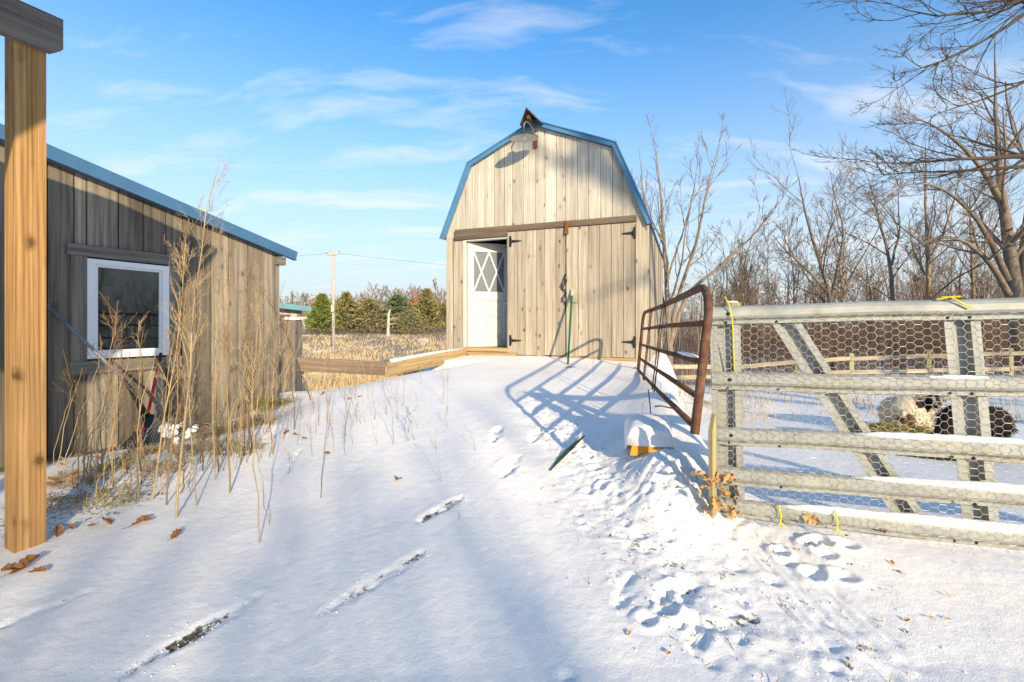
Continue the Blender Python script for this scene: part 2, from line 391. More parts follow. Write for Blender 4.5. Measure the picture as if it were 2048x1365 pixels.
def vn(x, y, f, o=0):
    X, Y = x*f+o*17.3+500, y*f+o*9.1+500; i, j = np.floor(X).astype(int), np.floor(Y).astype(int); u, v = X-i, Y-j; u = u*u*(3-2*u); v = v*v*(3-2*v)
    g_ = lambda a, b: _tab[a % 256, b % 256]
    return (g_(i, j)*(1-u)+g_(i+1, j)*u)*(1-v)+(g_(i, j+1)*(1-u)+g_(i+1, j+1)*u)*v-.5
def fbm(x, y, f, n=4, o=0, g=.55): return sum(vn(x, y, f*2**k, o+k)*g**k for k in range(n))
def groove(p, q, w, depth, dirt, rim=.3):
    """a dragged step: long slot with a ragged edge and a raised rim"""
    c = (p+q)/2; L = np.linalg.norm(q-p)/2; u = (q-p)/(2*L)
    sl = near(c[0], c[1], L+w*4)
    x, y = GX[sl], GY[sl]
    a = (x-c[0])*u[0]+(y-c[1])*u[1]; b = -(x-c[0])*u[1]+(y-c[1])*u[0]
    wl = w*(.9+.9*fbm(x, y, 16, 3, c[0]))*(1-.45*np.clip(np.abs(a)/L, 0, 1)**2)
    e = np.maximum(np.abs(a)-L, 0)
    r = np.sqrt((b/wl)**2+(e/(w*.8))**2)
    m = 1-sstep(.25, 1.15, r)
    rimm = np.exp(-((r-1.35)/.3)**2)
    k_ = np.clip(.75+1.1*fbm(x, y, 9, 3, 3+c[1]), .1, 1.3); Z[sl] += -depth*m*k_*(.85+.8*fbm(x, y, 34, 2, 7))+depth*rim*rimm*np.clip(fbm(x, y, 14, 3, 21)*1.6+.1, 0, 1)
    DIRT[sl] = np.maximum(DIRT[sl], dirt*m*(.55+.7*np.clip(wob(x, y, 12, c[1])+.4, 0, 1)))
def px2(px, py): q = ray(px, py); return q[:2]
for a in [(650, 1222, 840, 1108, .060, .013, .82), (270, 1335, 505, 1200, .064, .014, .84), (845, 1040, 915, 998, .062, .028, 1.0),
          (-20, 1262, 170, 1185, .04, .014, .5), (1008, 950, 1034, 915, .07, .03, .35), (985, 882, 998, 855, .06, .03, .2),
          (1062, 882, 1082, 858, .07, .035, .35), (600, 900, 560, 960, .03, .015, 0)]:
    groove(px2(a[0], a[1]), px2(a[2], a[3]), *a[4:])
def pit(x, y, r, depth, dirt=0, rim=.5):
    sl = near(x, y, r*2.6); X, Y = GX[sl]-x, GY[sl]-y
    q = np.sqrt(X*X+Y*Y)/r*(1+.25*wob(GX[sl], GY[sl], 25, x*9))
    Z[sl] += -depth*(1-sstep(.35, 1.05, q))+depth*rim*np.exp(-((q-1.4)/.35)**2)
    DIRT[sl] = np.maximum(DIRT[sl], dirt*(1-sstep(.4, .9, q)))
# trampled path on the right: band of prints and lumps
path = [(1075, 800), (1110, 850), (1160, 900), (1200, 960), (1230, 1030), (1300, 1080), (1360, 1150), (1450, 1220), (1560, 1290), (1700, 1360)]
pw = np.array([px2(*p) for p in path])
for i in range(55):
    k = rf.uniform(0, len(pw)-1.001); i0 = int(k); c = pw[i0]*(1-k+i0)+pw[i0+1]*(k-i0)
    sp = np.interp(k, [0, 3, 6, 9], [.10, .12, .24, .36])
    c = c+rf.normal(0, 1, 2)*sp
    pit(c[0], c[1], rf.uniform(.025, .05), rf.uniform(.008, .022), rf.uniform(.2, .8) if rf.random() < .3 else 0, .3)
for p in [(1620, 1090), (1650, 1112), (1625, 1150), (1690, 1155), (1560, 1105), (1645, 1085), (1340, 1225), (1385, 1240), (1295, 1240), (1690, 1090), (1155, 893), (1175, 915), (1125, 872), (1090, 835), (1065, 828), (1100, 865), (1140, 905), (1190, 940), (1205, 975)]:
    c = px2(*p); pit(c[0], c[1], rf.uniform(.035, .055), rf.uniform(.025, .04), .15)
for p in [(1380, 1170), (1330, 1200), (1400, 1265), (1250, 1180)]:
    c = px2(*p); groove(c-np.array([.05, .09]), c+np.array([.05, .09]), .055, .03, .25)
# sled / tyre marks
for off in np.linspace(-.12, .12, 7):
    a = px2(1490, 1060)+np.array([off, 0]); b = px2(1720, 1300)+np.array([off*1.4, 0]); groove(a, b, .010, .010, 0, .3)
m = (1-sstep(.1, .5, np.min([np.hypot(GX-p[0], GY-p[1]) for p in np.concatenate([pw, (pw[1:]+pw[:-1])/2])], axis=0)))
n1 = fbm(GX, GY, 5.5, 5, 1, .6); Z += m*(.025*n1+.012*np.abs(fbm(GX, GY, 14, 3, 5))); DIRT = np.maximum(DIRT, m*np.clip(-n1*3-.9, 0, .75))
Z += (.008*fbm(GX, GY, 1.5, 2, 9)+.0022*fbm(GX, GY, 17, 3, 12))*(GY < 10)
Z += .0015*wob(GX, GY, 7, 5)*(GY < 9)
# crumbly bank below the gate post
c = np.array([1.16, 2.95]); m = np.exp(-(((GX-c[0])/.28)**2+((GY-c[1])/.35)**2)); Z += m*.03*(wob(GX, GY, 26, 7)+wob(GX, GY, 55, 8))
# litter along the foot of the shed
tt = (GX-S0[0])*SU[0]+(GY-S0[1])*SU[1]; dd = (GX-S0[0])*SU[1]-(GY-S0[1])*SU[0]
DIRT = np.maximum(DIRT, .95*(1-sstep(.05, .5, dd+.12*wob(GX, GY, 5, 2)))*sstep(-2.5, -1.8, tt)*(1-sstep(.6, 1.2, tt))*(dd > -.4))
DIRT = np.maximum(DIRT, .62*(1-sstep(.3, .9, np.hypot(GX+2.9, GY-3.0)+.2*wob(GX, GY, 4, 3))))
fieldm = np.where(GY > 6, np.clip(np.maximum(sstep(.2, .8, np.minimum(GY-6.3, (-1.9+(GY-6.4)*.223)-GX)), sstep(10, 14, GY)), 0, 1), 0)
penside = sstep(-1, 3, GX-.33*GY)
GRASS = fieldm*(.56*(1-penside)+.40*penside)
GRASS = np.where((GX > 1.5) & (GY > 2.9) & (GY < 14) & (GX-.33*GY > -.3), np.maximum(GRASS, .34*sstep(2.9, 6, GY)), GRASS)
ny, nx = Z.shape
ii, jj = np.meshgrid(np.arange(ny-1), np.arange(nx-1), indexing='ij'); b0 = ii*nx+jj
me = mesh_np('snow_ground', np.stack([GX, GY, Z], -1).reshape(-1, 3), np.stack([b0, b0+1, b0+nx+1, b0+nx], -1).reshape(-1, 4), True)
for nm, A in (('dirt', DIRT), ('grass', GRASS)):
    at = me.attributes.new(nm, 'FLOAT', 'POINT'); at.data.foreach_set('value', A.astype(np.float32).ravel())
tag(link('ground', me, M_ground), kind='structure')
def GZ(x, y):
    i = int(np.clip(np.searchsorted(YS, y), 0, ny-1)); j = int(np.clip(np.searchsorted(XS, x), 0, nx-1)); return float(Z[i, j])

# ------------------------------------------------------------------ barn
BZ = .72
barn = thing('barn', 'gambrel roofed barn of tan boards with blue metal trim and double doors', 'barn', (.98, 8.2, BZ), (0, 0, R(-21)))
bt = Matrix.Translation((.98, 8.2, BZ)) @ Matrix.Rotation(R(-21), 4, 'Z')
SL, SR, CS, DEP = -2.45, 1.43, -.545, 4.6
prof = [(-2.47, 2.33), (-1.915, 3.66), (CS-.05, 4.27), (.85, 3.66), (1.40, 2.33)]
def top(s): return float(np.interp(s, [p[0] for p in prof], [p[1] for p in prof]))
def plank(poly, name, mat, parent, y0, y1, world=False):
    mb = MB(); mb.prism(poly, y0, y1); return build(mb, name, mat, parent)
def clip_board(s0, s1, zb, zt=None, inset=.0):
    pts = [(s0, zb), (s1, zb)]
    if zt is None:
        pts.append((s1, top(s1)-inset))
        for p in reversed(prof):
            if s0 < p[0] < s1: pts.append((p[0], p[1]-inset))
        pts.append((s0, top(s0)-inset))
    else: pts += [(s1, zt), (s0, zt)]
    return pts
rb = random.Random(5)
def cuts(a, b, w, jit):
    n = max(1, round((b-a)/w)); e = [a+(b-a)*i/n for i in range(n+1)]
    return [e[0]]+[x+rb.uniform(-jit, jit) for x in e[1:-1]]+[e[-1]]
gw = build(MB().prism([(SL+.02, 2.28), (SR-.03, 2.28)]+[(p[0]+(.03 if p[0] < CS else -.03), p[1]-.03) for p in reversed(prof)], .035, .06), 'gable_wall', M_dark, barn)
e = cuts(SL, SR, .2, .025)
for a, b in zip(e[:-1], e[1:]):
    plank(clip_board(a+.004, b-.004, 2.30+rb.uniform(-.01, .01), None, .02), 'board', M_gable, gw, rb.uniform(-.004, .004), .03)
# wall left of the entry
lw = build(MB().box(SL+.02, -2.07, .03, .08, -.55, 2.3), 'front_wall', M_dark, barn)
for a, b in ((SL, -2.305), (-2.285, -2.075)):
    plank([(a, -.5), (b, -.5), (b, 2.32 if a < -2.4 else 2.25), (a, 2.32 if a < -2.4 else 2.25)], 'board', M_barn, lw, -.004, .028)
rw = build(MB().box(1.215, SR-.02, .03, .08, -.45, 2.3), 'front_wall', M_dark, barn)
plank([(1.21, -.1), (SR, -.1), (SR, 2.42), (1.21, 2.42)], 'board', M_barn, rw, -.002, .028)
plank([(1.21, -.5), (SR, -.5), (SR, -.105), (1.21, -.105)], 'board', M_sill, rw, -.006, .028)
# header beam, iron strap
build(MB().box(-2.236, -1.125, -.055, -.006, 2.25, 2.45, bev=.005).box(-1.124, 1.225, -.05, -.006, 2.335, 2.447, bev=.005), 'header_beam', M_beam, barn)
build(MB().box(-.01, .055, -.075, -.056, 2.20, 2.43, bev=.004), 'iron_strap', M_rustn, barn)
# double doors
for side, (a, b) in enumerate(((-1.13, -.012), (.005, 1.2))):
    dr = build(MB().box(a+.01, b-.01, .004, .03, .03, 2.31), 'barn_door', M_dark, barn)
    es = cuts(a, b, .186, .02)
    for k, (p, q) in enumerate(zip(es[:-1], es[1:])):
        zb = .02+rb.uniform(-.008, .008)
        if side == 0 and k == 0: zb = .06
        plank([(p+.004, zb), (q-.004, zb), (q-.004, 2.325), (p+.004, 2.325)], 'board', M_barn, dr, -.03+rb.uniform(-.003, .003), .003)
    for hz in (2.146, .288):
        x0 = a+.062 if side == 0 else b-.0; sg = 1 if side == 0 else -1
        hb = MB().box(x0-.018 if side == 0 else x0-.018, x0+.018, -.045, -.034, hz-.10, hz+.10, bev=.003)
        hb.prism([(x0+sg*.02, hz-.028), (x0+sg*.21, hz-.008), (x0+sg*.225, hz), (x0+sg*.21, hz+.008), (x0+sg*.02, hz+.028)], -.044, -.034)
        hb.tube([(x0+sg*.02, -.046, hz-.05), (x0+sg*.02, -.046, hz+.05)], .012, 8)
        build(hb, 'strap_hinge', M_black, dr)
chain = MB()
for k in range(11):
    z = 1.42-k*.045; x = -.03+.035*math.sin(k*1.3)
    pts = [(x+.018*math.cos(a)*(1 if k % 2 else .5), -.05-.01*math.sin(a*2), z+.028*math.sin(a)) for a in np.linspace(0, 2*math.pi, 9)]
    chain.tube(pts, .006, 5, False)
chain.tube([(.0, -.045, 1.5), (-.03, -.06, 1.4), (-.09, -.06, 1.27), (-.03, -.055, 1.2)], .008, 5)
build(chain, 'latch_chain', M_black, barn)
# entry: jambs, threshold, leaf
build(MB().box(-2.07, -2.012, -.02, .10, .10, 2.245, bev=.004), 'door_jamb', M_white, barn)
build(MB().box(-2.011, -1.135, -.018, .09, 2.215, 2.249, bev=.004), 'door_head', M_white, barn)
build(MB().box(-1.16, -1.132, .005, .10, .10, 2.214, bev=.004), 'door_jamb', M_barn, barn)
build(MB().box(-2.075, -1.10, -.06, .30, .07, .145, bev=.006), 'threshold', M_sill, barn)
build(MB().box(-2.075, -.95, -.03, .12, -.12, .068, bev=.006), 'sill_timber', M_sill, barn)
build(MB().box(-1.10, 1.205, -.012, .1, -.3, .012, bev=.004), 'sill_timber', M_sill, barn)
# leaf hinged on the left, swung inwards; local frame: x along the leaf, y thickness
LM = Matrix.Translation((-2.0, .06, .15)) @ Matrix.Rotation(R(36), 4, 'Z')
LW, LH = .84, 2.05
leaf = MB()
def lb(x0, x1, z0, z1, y0=-.02, y1=.02): leaf.box(x0, x1, y0, y1, z0, z1, LM)
lb(0, .11, 0, LH); lb(LW-.11, LW, 0, LH); lb(.11, LW-.11, 1.88, LH); lb(.11, LW-.11, .92, 1.09); lb(.11, LW-.11, 0, .16); lb(.11, LW-.11, .60, .68)
lb(.11, LW-.11, .16, .60, .0, .008); lb(.11, LW-.11, .68, .92, .0, .008)
lb(.17, LW-.17, .22, .54, -.014, -.0005); lb(.17, LW-.17, .73, .87, -.014, -.0005)
lf = build(leaf, 'door_leaf', M_white, barn)
mun = MB()
x0, x1, z0, z1 = .11, LW-.11, 1.09, 1.88; xm_ = (x0+x1)/2
for (ax, az, bx, bz) in ((x0, z0, xm_, z1), (x0, z1, xm_, z0), (xm_, z0, x1, z1), (xm_, z1, x1, z0)):
    L = math.hypot(bx-ax, bz-az); ux, uz = (bx-ax)/L, (bz-az)/L; nx_, nz_ = -uz*.016, ux*.016
    mun.prism([(ax+nx_, az+nz_), (ax-nx_, az-nz_), (bx-nx_, bz-nz_), (bx+nx_, bz+nz_)], -.017 if bz > az else -.014, .012, M=LM)
build(mun, 'muntin_bars', M_white, lf)
def glass(name, tint, ior=1.5, alpha=.35):
    m, t, b = new_mat(name); b.inputs['Base Color'].default_value = (*tint, 1); b.inputs['Roughness'].default_value = .03
    b.inputs['IOR'].default_value = ior; b.inputs['Alpha'].default_value = alpha; return m
M_glass = glass('door_glass', (.30, .33, .36), 1.55, .45)
M_pane = glass('window_glass', (.010, .016, .014), 1.75, 1.0)
g = MB().box(x0, x1, .0, .004, z0, z1, LM); build(g, 'pane', M_glass, lf)
kn = MB().lathe([(.0, .075), (.02, .073), (.03, .06), (.03, .05), (.014, .035), (.014, .012), (.032, .01), (.032, .0)], 14, LM @ Matrix.Translation((LW-.06, -.02, .86)) @ Matrix.Rotation(R(90), 4, 'X'))
build(kn, 'door_knob', plain('bright_metal', (.6, .6, .6), .2, 1), lf, smooth=True)
# side, back walls, floor
for nm, x0, x1, sgn in (('side_wall', SR-.06, SR-.03, 1), ('side_wall', SL+.03, SL+.06, -1)):
    w = build(MB().box(x0, x1, .09, DEP-.03, -.5, 2.3), nm, M_dark, barn)
    e = cuts(.0, DEP, .21, .02)
    for a, b in zip(e[:-1], e[1:]):
        o = rb.uniform(0, .006)
        xx = (SR-.028, SR+o) if sgn > 0 else (SL-o, SL+.028)
        build(MB().box(xx[0], xx[1], a+.032 if a < .01 else a+.005, b-.005, -.35, 2.33), 'board', M_barn if rb.random() < .7 else M_shed, w)
bw = build(MB().prism([(SL+.03, -.4), (SR-.03, -.4)]+[(p[0], p[1]-.05) for p in reversed(prof)], DEP-.02, DEP+.02), 'back_wall', M_dark, barn)
build(MB().box(SL+.05, SR-.05, .12, DEP-.03, .0, .06), 'floor', M_dark, barn)
# roof: four slopes and blue rake trim
ro = MB()
outer = [(-2.545, 2.30), (-1.945, 3.715), (CS-.04, 4.325), (.882, 3.715), (1.475, 2.30)]
for p, q in zip(outer[:-1], outer[1:]):
    L = math.hypot(q[0]-p[0], q[1]-p[1]); n = (-(q[1]-p[1])/L*.03, (q[0]-p[0])/L*.03)
    ro.prism([p, q, (q[0]-n[0], q[1]-n[1]), (p[0]-n[0], p[1]-n[1])], .0, DEP+.12)
roof = build(ro, 'roof', M_blue, barn)
for i, (p, q) in enumerate(zip(outer[:-1], outer[1:])):
    L = math.hypot(q[0]-p[0], q[1]-p[1]); t_ = ((q[0]-p[0])/L, (q[1]-p[1])/L); n = (-t_[1], t_[0])
    ex = .012
    P = [(p[0]-t_[0]*ex+n[0]*.018, p[1]-t_[1]*ex+n[1]*.018), (q[0]+t_[0]*ex+n[0]*.018, q[1]+t_[1]*ex+n[1]*.018), (q[0]+t_[0]*ex*.2-n[0]*.075, q[1]-n[1]*.075), (p[0]-n[0]*.075, p[1]-n[1]*.075)]
    y0 = -.075-.003*(i % 2)
    build(MB().prism(P, y0, -.008).prism([P[0], P[1], (P[1][0]-n[0]*.02, P[1][1]-n[1]*.02), (P[0][0]-n[0]*.02, P[0][1]-n[1]*.02)], y0-.018, y0-.001).prism([(P[3][0]+n[0]*.018, P[3][1]+n[1]*.018), (P[2][0]+n[0]*.018, P[2][1]+n[1]*.018), P[2], P[3]], y0-.008, y0-.001), 'rake_trim', M_blue, roof)
# hood over the lamp at the ridge
hd = MB()
hc = CS-.06
for sg in (-1, 1):
    hd.add([(hc, -.46, 4.38), (hc, .25, 4.38), (hc+sg*.20, .25, 4.24), (hc+sg*.19, -.24, 4.20), (hc, -.46, 4.405), (hc, .25, 4.405), (hc+sg*.215, .25, 4.255), (hc+sg*.205, -.24, 4.215)],
           [(0, 1, 2, 3), (7, 6, 5, 4), (0, 3, 7, 4), (3, 2, 6, 7), (1, 0, 4, 5), (2, 1, 5, 6)])
hd.box(hc-.025, hc+.025, -.36, .0, 4.24, 4.30)
build(hd, 'ridge_hood', M_beam, barn)
# gooseneck lamp
LP = (-.665, -.42, 3.90)
lamp = thing('barn_lamp', 'white dish shaded gooseneck lamp hanging under the barn ridge hood', 'lamp', tuple(bt @ Vector(LP)), (0, 0, R(-21)))
sh = MB().lathe([(.255, -.02), (.26, -.014), (.20, .012), (.12, .036), (.055, .055), (.05, .12), (.0, .125)], 28, Matrix.Rotation(R(6), 4, 'X'))
build(sh, 'lamp_shade', M_dgreen, lamp, smooth=True, norm=False)
sh2 = MB().lathe([(.253, -.023), (.195, .006), (.115, .03), (.05, .045), (.0, .045)], 28, Matrix.Rotation(R(6), 4, 'X'))
build(sh2, 'shade_lining', M_white, lamp, smooth=True, norm=False)
build(MB().tube([(0, .0, .12), (0, .0, .22), (.02, .06, .30), (.05, .16, .30), (.07, .28, .24), (.08, .40, .10)], .014, 8), 'arm', M_gmetal, lamp, smooth=True)
build(MB().box(.05, .12, .385, .415, -.06, .11, bev=.006), 'junction_box', M_rustn, lamp)
build(MB().lathe([(.0, -.05), (.025, -.04), (.035, -.01), (.025, .03), (.02, .06)], 12), 'bulb', M_vinyl, lamp, smooth=True)

# ------------------------------------------------------------------ shed with window
SZ = 0.0
shed = thing('shed', 'low shed of weathered grey boards with sloping blue roof edge', 'shed', (S0[0], S0[1], SZ), (0, 0, R(90)-SA))
# local x runs along the gable wall away from the camera, local y points behind the wall (left)
def rz(t): return 2.747-.235*(t)
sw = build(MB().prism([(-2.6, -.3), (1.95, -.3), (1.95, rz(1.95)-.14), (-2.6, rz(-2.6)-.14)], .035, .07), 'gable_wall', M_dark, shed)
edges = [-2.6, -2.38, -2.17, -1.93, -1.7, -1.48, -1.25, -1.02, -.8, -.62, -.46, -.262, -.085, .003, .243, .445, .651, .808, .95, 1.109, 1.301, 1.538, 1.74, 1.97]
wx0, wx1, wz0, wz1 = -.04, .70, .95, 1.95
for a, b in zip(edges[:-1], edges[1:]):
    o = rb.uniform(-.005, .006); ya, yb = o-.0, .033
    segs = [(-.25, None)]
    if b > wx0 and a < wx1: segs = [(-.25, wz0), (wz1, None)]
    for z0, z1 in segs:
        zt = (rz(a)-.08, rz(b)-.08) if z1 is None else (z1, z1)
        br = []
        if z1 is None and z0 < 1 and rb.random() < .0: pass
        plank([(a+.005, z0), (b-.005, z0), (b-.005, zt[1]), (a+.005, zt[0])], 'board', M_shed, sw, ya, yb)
# window
win = build(MB().box(-.002, .667, -.03, .034, .986, 1.04).box(-.002, .667, -.03, .034, 1.865, 1.914).box(-.002, .06, -.03, .034, 1.0405, 1.8645).box(.607, .667, -.03, .034, 1.0405, 1.8645), 'window', M_vinyl, shed)
build(MB().box(.058, .082, -.012, .032, 1.04, 1.865).box(.585, .609, -.012, .032, 1.04, 1.865).box(.0822, .5848, -.012, .032, 1.04, 1.062).box(.0822, .5848, -.012, .032, 1.843, 1.865), 'sash', M_vinyl, win)
build(MB().box(.08, .588, .006, .012, 1.06, 1.845), 'pane', M_pane, win)
build(MB().box(-.14, .815, -.034, -.003, 1.93, 2.035, bev=.003), 'window_trim', M_trim, shed)
build(MB().box(-.125, .79, -.034, -.003, .845, .967, bev=.003), 'window_trim', M_trim, shed)
build(MB().box(-.115, -.004, -.03, -.003, .968, 1.929, bev=.003), 'window_trim', M_trimv, shed)
build(MB().box(.669, .775, -.03, -.003, .968, 1.929, bev=.003), 'window_trim', M_trimv, shed)
# side walls and roof behind
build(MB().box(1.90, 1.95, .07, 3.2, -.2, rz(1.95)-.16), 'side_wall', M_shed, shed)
rr = MB().prism([(-2.8, rz(-2.8)-.01), (2.15, rz(2.15)-.01), (2.15, rz(2.15)+.03), (-2.8, rz(-2.8)+.03)], -.06, 3.3)
sroof = build(rr, 'roof', M_blueshade, shed)
build(MB().prism([(-2.8, rz(-2.8)-.09), (2.13, rz(2.13)-.09), (2.16, rz(2.16)+.035), (-2.8, rz(-2.8)+.035)], -.10, -.061).prism([(-2.8, rz(-2.8)-.09), (2.13, rz(2.13)-.09), (2.13, rz(2.13)-.065), (-2.8, rz(-2.8)-.065)], -.115, -.1005), 'rake_trim', M_blueshade, sroof)
build(MB().box(1.90, 2.02, -.05, .03, rz(1.97)-.2, rz(2.0)-.095), 'rafter_tail', M_trim, shed)

# ------------------------------------------------------------------ porch post, beam and roof beside the camera
PP = W(28, 1133, 2.45)
porch = thing('porch', 'new yellow pine porch post under a weathered board at the left edge', 'porch', (PP[0], PP[1], 0), (0, 0, R(90)-SA))
# local x along the wall direction, local y to the left
build(MB().box(0, .128, .0, .13, -.2, 2.93, bev=.006), 'post', M_post, porch)
build(MB().prism([(-2.6, 2.83), (.14, 2.83), (.185, 2.87), (.185, 3.04), (-2.6, 3.04)], -.045, -.002), 'fascia_board', M_trim, porch)
pv = [(-2.95, 2.25), (-2.16, 2.2), (-1.15, -2.6), (-5.2, -2.6), (-5.2, 1.2)]
prf = MB().add([(x, y, 3.16+.02*(y-2)) for x, y in pv]+[(x, y, 3.22+.02*(y-2)) for x, y in pv], [(4, 3, 2, 1, 0), (5, 6, 7, 8, 9)]+[(i, (i+1) % 5, 5+(i+1) % 5, 5+i) for i in range(5)])
build(prf, 'porch_roof', M_fpost, porch, world=True)
for (x, y) in ((-1.5, -2.2), (-4.9, -2.2)):
    build(MB().box(x-.07, x+.07, y-.07, y+.07, -.2, 3.06), 'post', M_post, porch, world=True)

# ------------------------------------------------------------------ retaining boards and old post left of the ramp
rbd = thing('retaining_boards', 'two timber edging boards joined in a corner beside the snowy ramp', 'edging boards', (-1.78, 6.4, .6))
def plank_between(p, q, h, th, name, mat, parent, zdrop=0):
    p, q = np.array(p, float), np.array(q, float); u = q-p; L = np.linalg.norm(u[:2]); a = math.atan2(u[1], u[0])
    M = Matrix.Translation(p) @ Matrix.Rotation(a, 4, 'Z') @ Matrix.Rotation(-math.atan2(u[2], L), 4, 'Y')
    mb = MB().box(0, np.linalg.norm(u), -th/2, th/2, -h, 0, bev=.004)
    me = bpy.data.meshes.new(name); me.from_pydata(mb.v, [], mb.f); recalc(me)
    o = link(name, me, mat, parent); o.matrix_local = root_matrix(parent).inverted() @ M; return o
a_ = W(552, 712, 6.15); b_ = W(772, 724, 6.42); c_ = W(930, 697, 8.86)
plank_between(a_, b_, .19, .045, 'board', M_beam, rbd)
plank_between(b_+np.array([.02, 0, 0]), c_, .21, .045, 'board', M_sill, rbd)
sp = MB().tube([tuple(b_+np.array([.05, .06, .008])), tuple((b_+c_)/2+np.array([0, 0, .012])), tuple(c_+np.array([0, -.05, .008]))], .026, 6)
build(sp, 'snow_cap', M_snowlump, rbd, world=True, smooth=True)
q = W(578, 640, 6.15)
tag(build(MB().box(q[0]-.10, q[0]+.10, q[1]-.03, q[1]+.17, -.4, q[2], bev=.012), 'fence_post', M_trimv), 'short weathered square post at the end of the retaining board', 'post')
tag(build(MB().lathe([(.12, 0), (.13, .01), (.10, .03), (.0, .045)], 12, Matrix.Translation((q[0], q[1]+.07, q[2]+.002))), 'snow_cap', M_snowlump, smooth=True), 'small cap of snow on the square post beside the shed', 'snow')

# ------------------------------------------------------------------ galvanised gate
GA = math.atan2(-.5, 1.34)
gate = thing('metal_gate', 'galvanised steel farm gate covered with chicken wire on the right', 'gate', (1.25, 2.8, 0), (0, R(-1.3), GA))
GL = 2.6
rp = [(0, .0), (-.012, .004), (-.012, .020), (-.004, .026), (-.03, .036), (-.038, .05), (-.038, .082), (-.028, .098), (-.012, .108), (0, .110)]
for zc in (1.354, .957, .623, .384, .185):
    z0 = zc-.055
    P = [(y, z0+z) for y, z in rp]+[(y+.004, z0+z) for y, z in reversed(rp[1:-1])]
    o = MB(); n = len(P)
    nx_ = 14; xs = np.linspace(0, GL, nx_)
    V = []; wv = [.004*math.sin(3.1*x+zc*9)+.002*math.sin(9*x+zc*5) for x in xs]
    for x, w_ in zip(xs, wv): V += [(x, y+w_*.6, z+w_) for y, z in P]
    Fq = [(i*n+j, i*n+(j+1) % n, (i+1)*n+(j+1) % n, (i+1)*n+j) for i in range(nx_-1) for j in range(n)]
    Fq += [tuple(range(n-1, -1, -1)), tuple((nx_-1)*n+k for k in range(n))]
    o.add(V, Fq)
    rl = build(o, 'rail', M_galv, gate)
    bo = MB()
    for x in (.09, .36, 1.15, 1.24, 1.95):
        bo.lathe([(.0, .008), (.006, .006), (.008, .0)], 8, Matrix.Translation((x, -.012, z0+.013)) @ Matrix.Rotation(R(90), 4, 'X'))
    bo.lathe([(.0, .008), (.009, .006), (.011, .0)], 8, Matrix.Translation((.10, -.038, z0+.066)) @ Matrix.Rotation(R(90), 4, 'X'))
    tag(build(bo, 'bolts', M_black, rl), kind='stuff')
def channel(x0t, x0b, w):
    mb = MB(); zt, zb = 1.375, .17
    fl, dp = .040, .045
    secs = [(0, .012), (fl, .012), (fl+.006, .012+dp), (w-fl-.006, .012+dp), (w-fl, .012), (w, .012), (w, .016), (w-fl+.003, .016), (w-fl-.003, .016+dp), (fl+.003, .016+dp), (fl-.003, .016), (0, .016)]
    n = len(secs); V = [(x0b+x, y, zb) for x, y in secs]+[(x0t+x, y, zt) for x, y in secs]
    mb.add(V, [(i, (i+1) % n, n+(i+1) % n, n+i) for i in range(n)]); return mb
for xt, xb, w in ((.0, .0, .17), (.30, .93, .15), (1.14, 1.20, .15), (2.43, 2.43, .17)):
    build(channel(xt, xb, w), 'upright' if abs(xt-xb) < .1 else 'diagonal_brace', M_galv, gate)
# chicken wire: hexagons 47 mm wide
cwid, chei = .047, .041
V = []; rw_ = random.Random(2)
hexes = []
a = cwid/2
cols = int(2.2/(a*1.5)); rows = 29
edgeset = {}
def key(p): return (round(p[0], 3), round(p[1], 3))
for i in range(cols):
    for j in range(rows):
        cx = a+i*a*1.5; cz = .15+j*chei+(chei/2 if i % 2 else 0)
        pts = [(cx-a, cz), (cx-a*.5, cz+chei/2), (cx+a*.5, cz+chei/2), (cx+a, cz), (cx+a*.5, cz-chei/2), (cx-a*.5, cz-chei/2)]
        for p, q_ in zip(pts, pts[1:]+pts[:1]):
            k = tuple(sorted((key(p), key(q_))))
            edgeset[k] = 1
def wj(p):
    x, z = p; y = -.050-.006*math.sin(x*7+z*3)-.005*math.sin(x*17-z*11)
    return (x+.006*math.sin(z*9+x*4)+.004*math.sin(x*31), y, z+.006*math.sin(x*8)+.004*math.sin(z*23+x*13))
P = np.array([[wj(p), wj(q_)] for p, q_ in edgeset]); horiz = np.abs(P[:, 0, 2]-P[:, 1, 2]) < .006
RR = np.where(horiz, .00145, .0010)[:, None]*np.ones((1, 2))
v, f = tubes(P, RR, 3)
tag(link('chicken_wire', mesh_np('chicken_wire', v, f), M_wire, gate), kind='stuff')
# snow lying on the rails
def snow_strip(x0, x1, z, h, par, y=-.02):
    xs = np.linspace(x0, x1, 14); r = [h*(.25+.75*math.sin(math.pi*min(1, max(0, (x-x0)/(x1-x0))))**.4)*rw_.uniform(.8, 1.15) for x in xs]
    build(MB().tube([(x, y, z+rr_*.25) for x, rr_ in zip(xs, r)], r, 7), 'snow_strip', M_snowlump, par, smooth=True)
for a in ((1.05, 1.32, .995, .014), (.72, 2.3, .676, .020), (.70, 2.3, .435, .024), (.33, 2.4, .232, .028), (1.5, 2.4, 1.0, .015)): snow_strip(*a, gate)
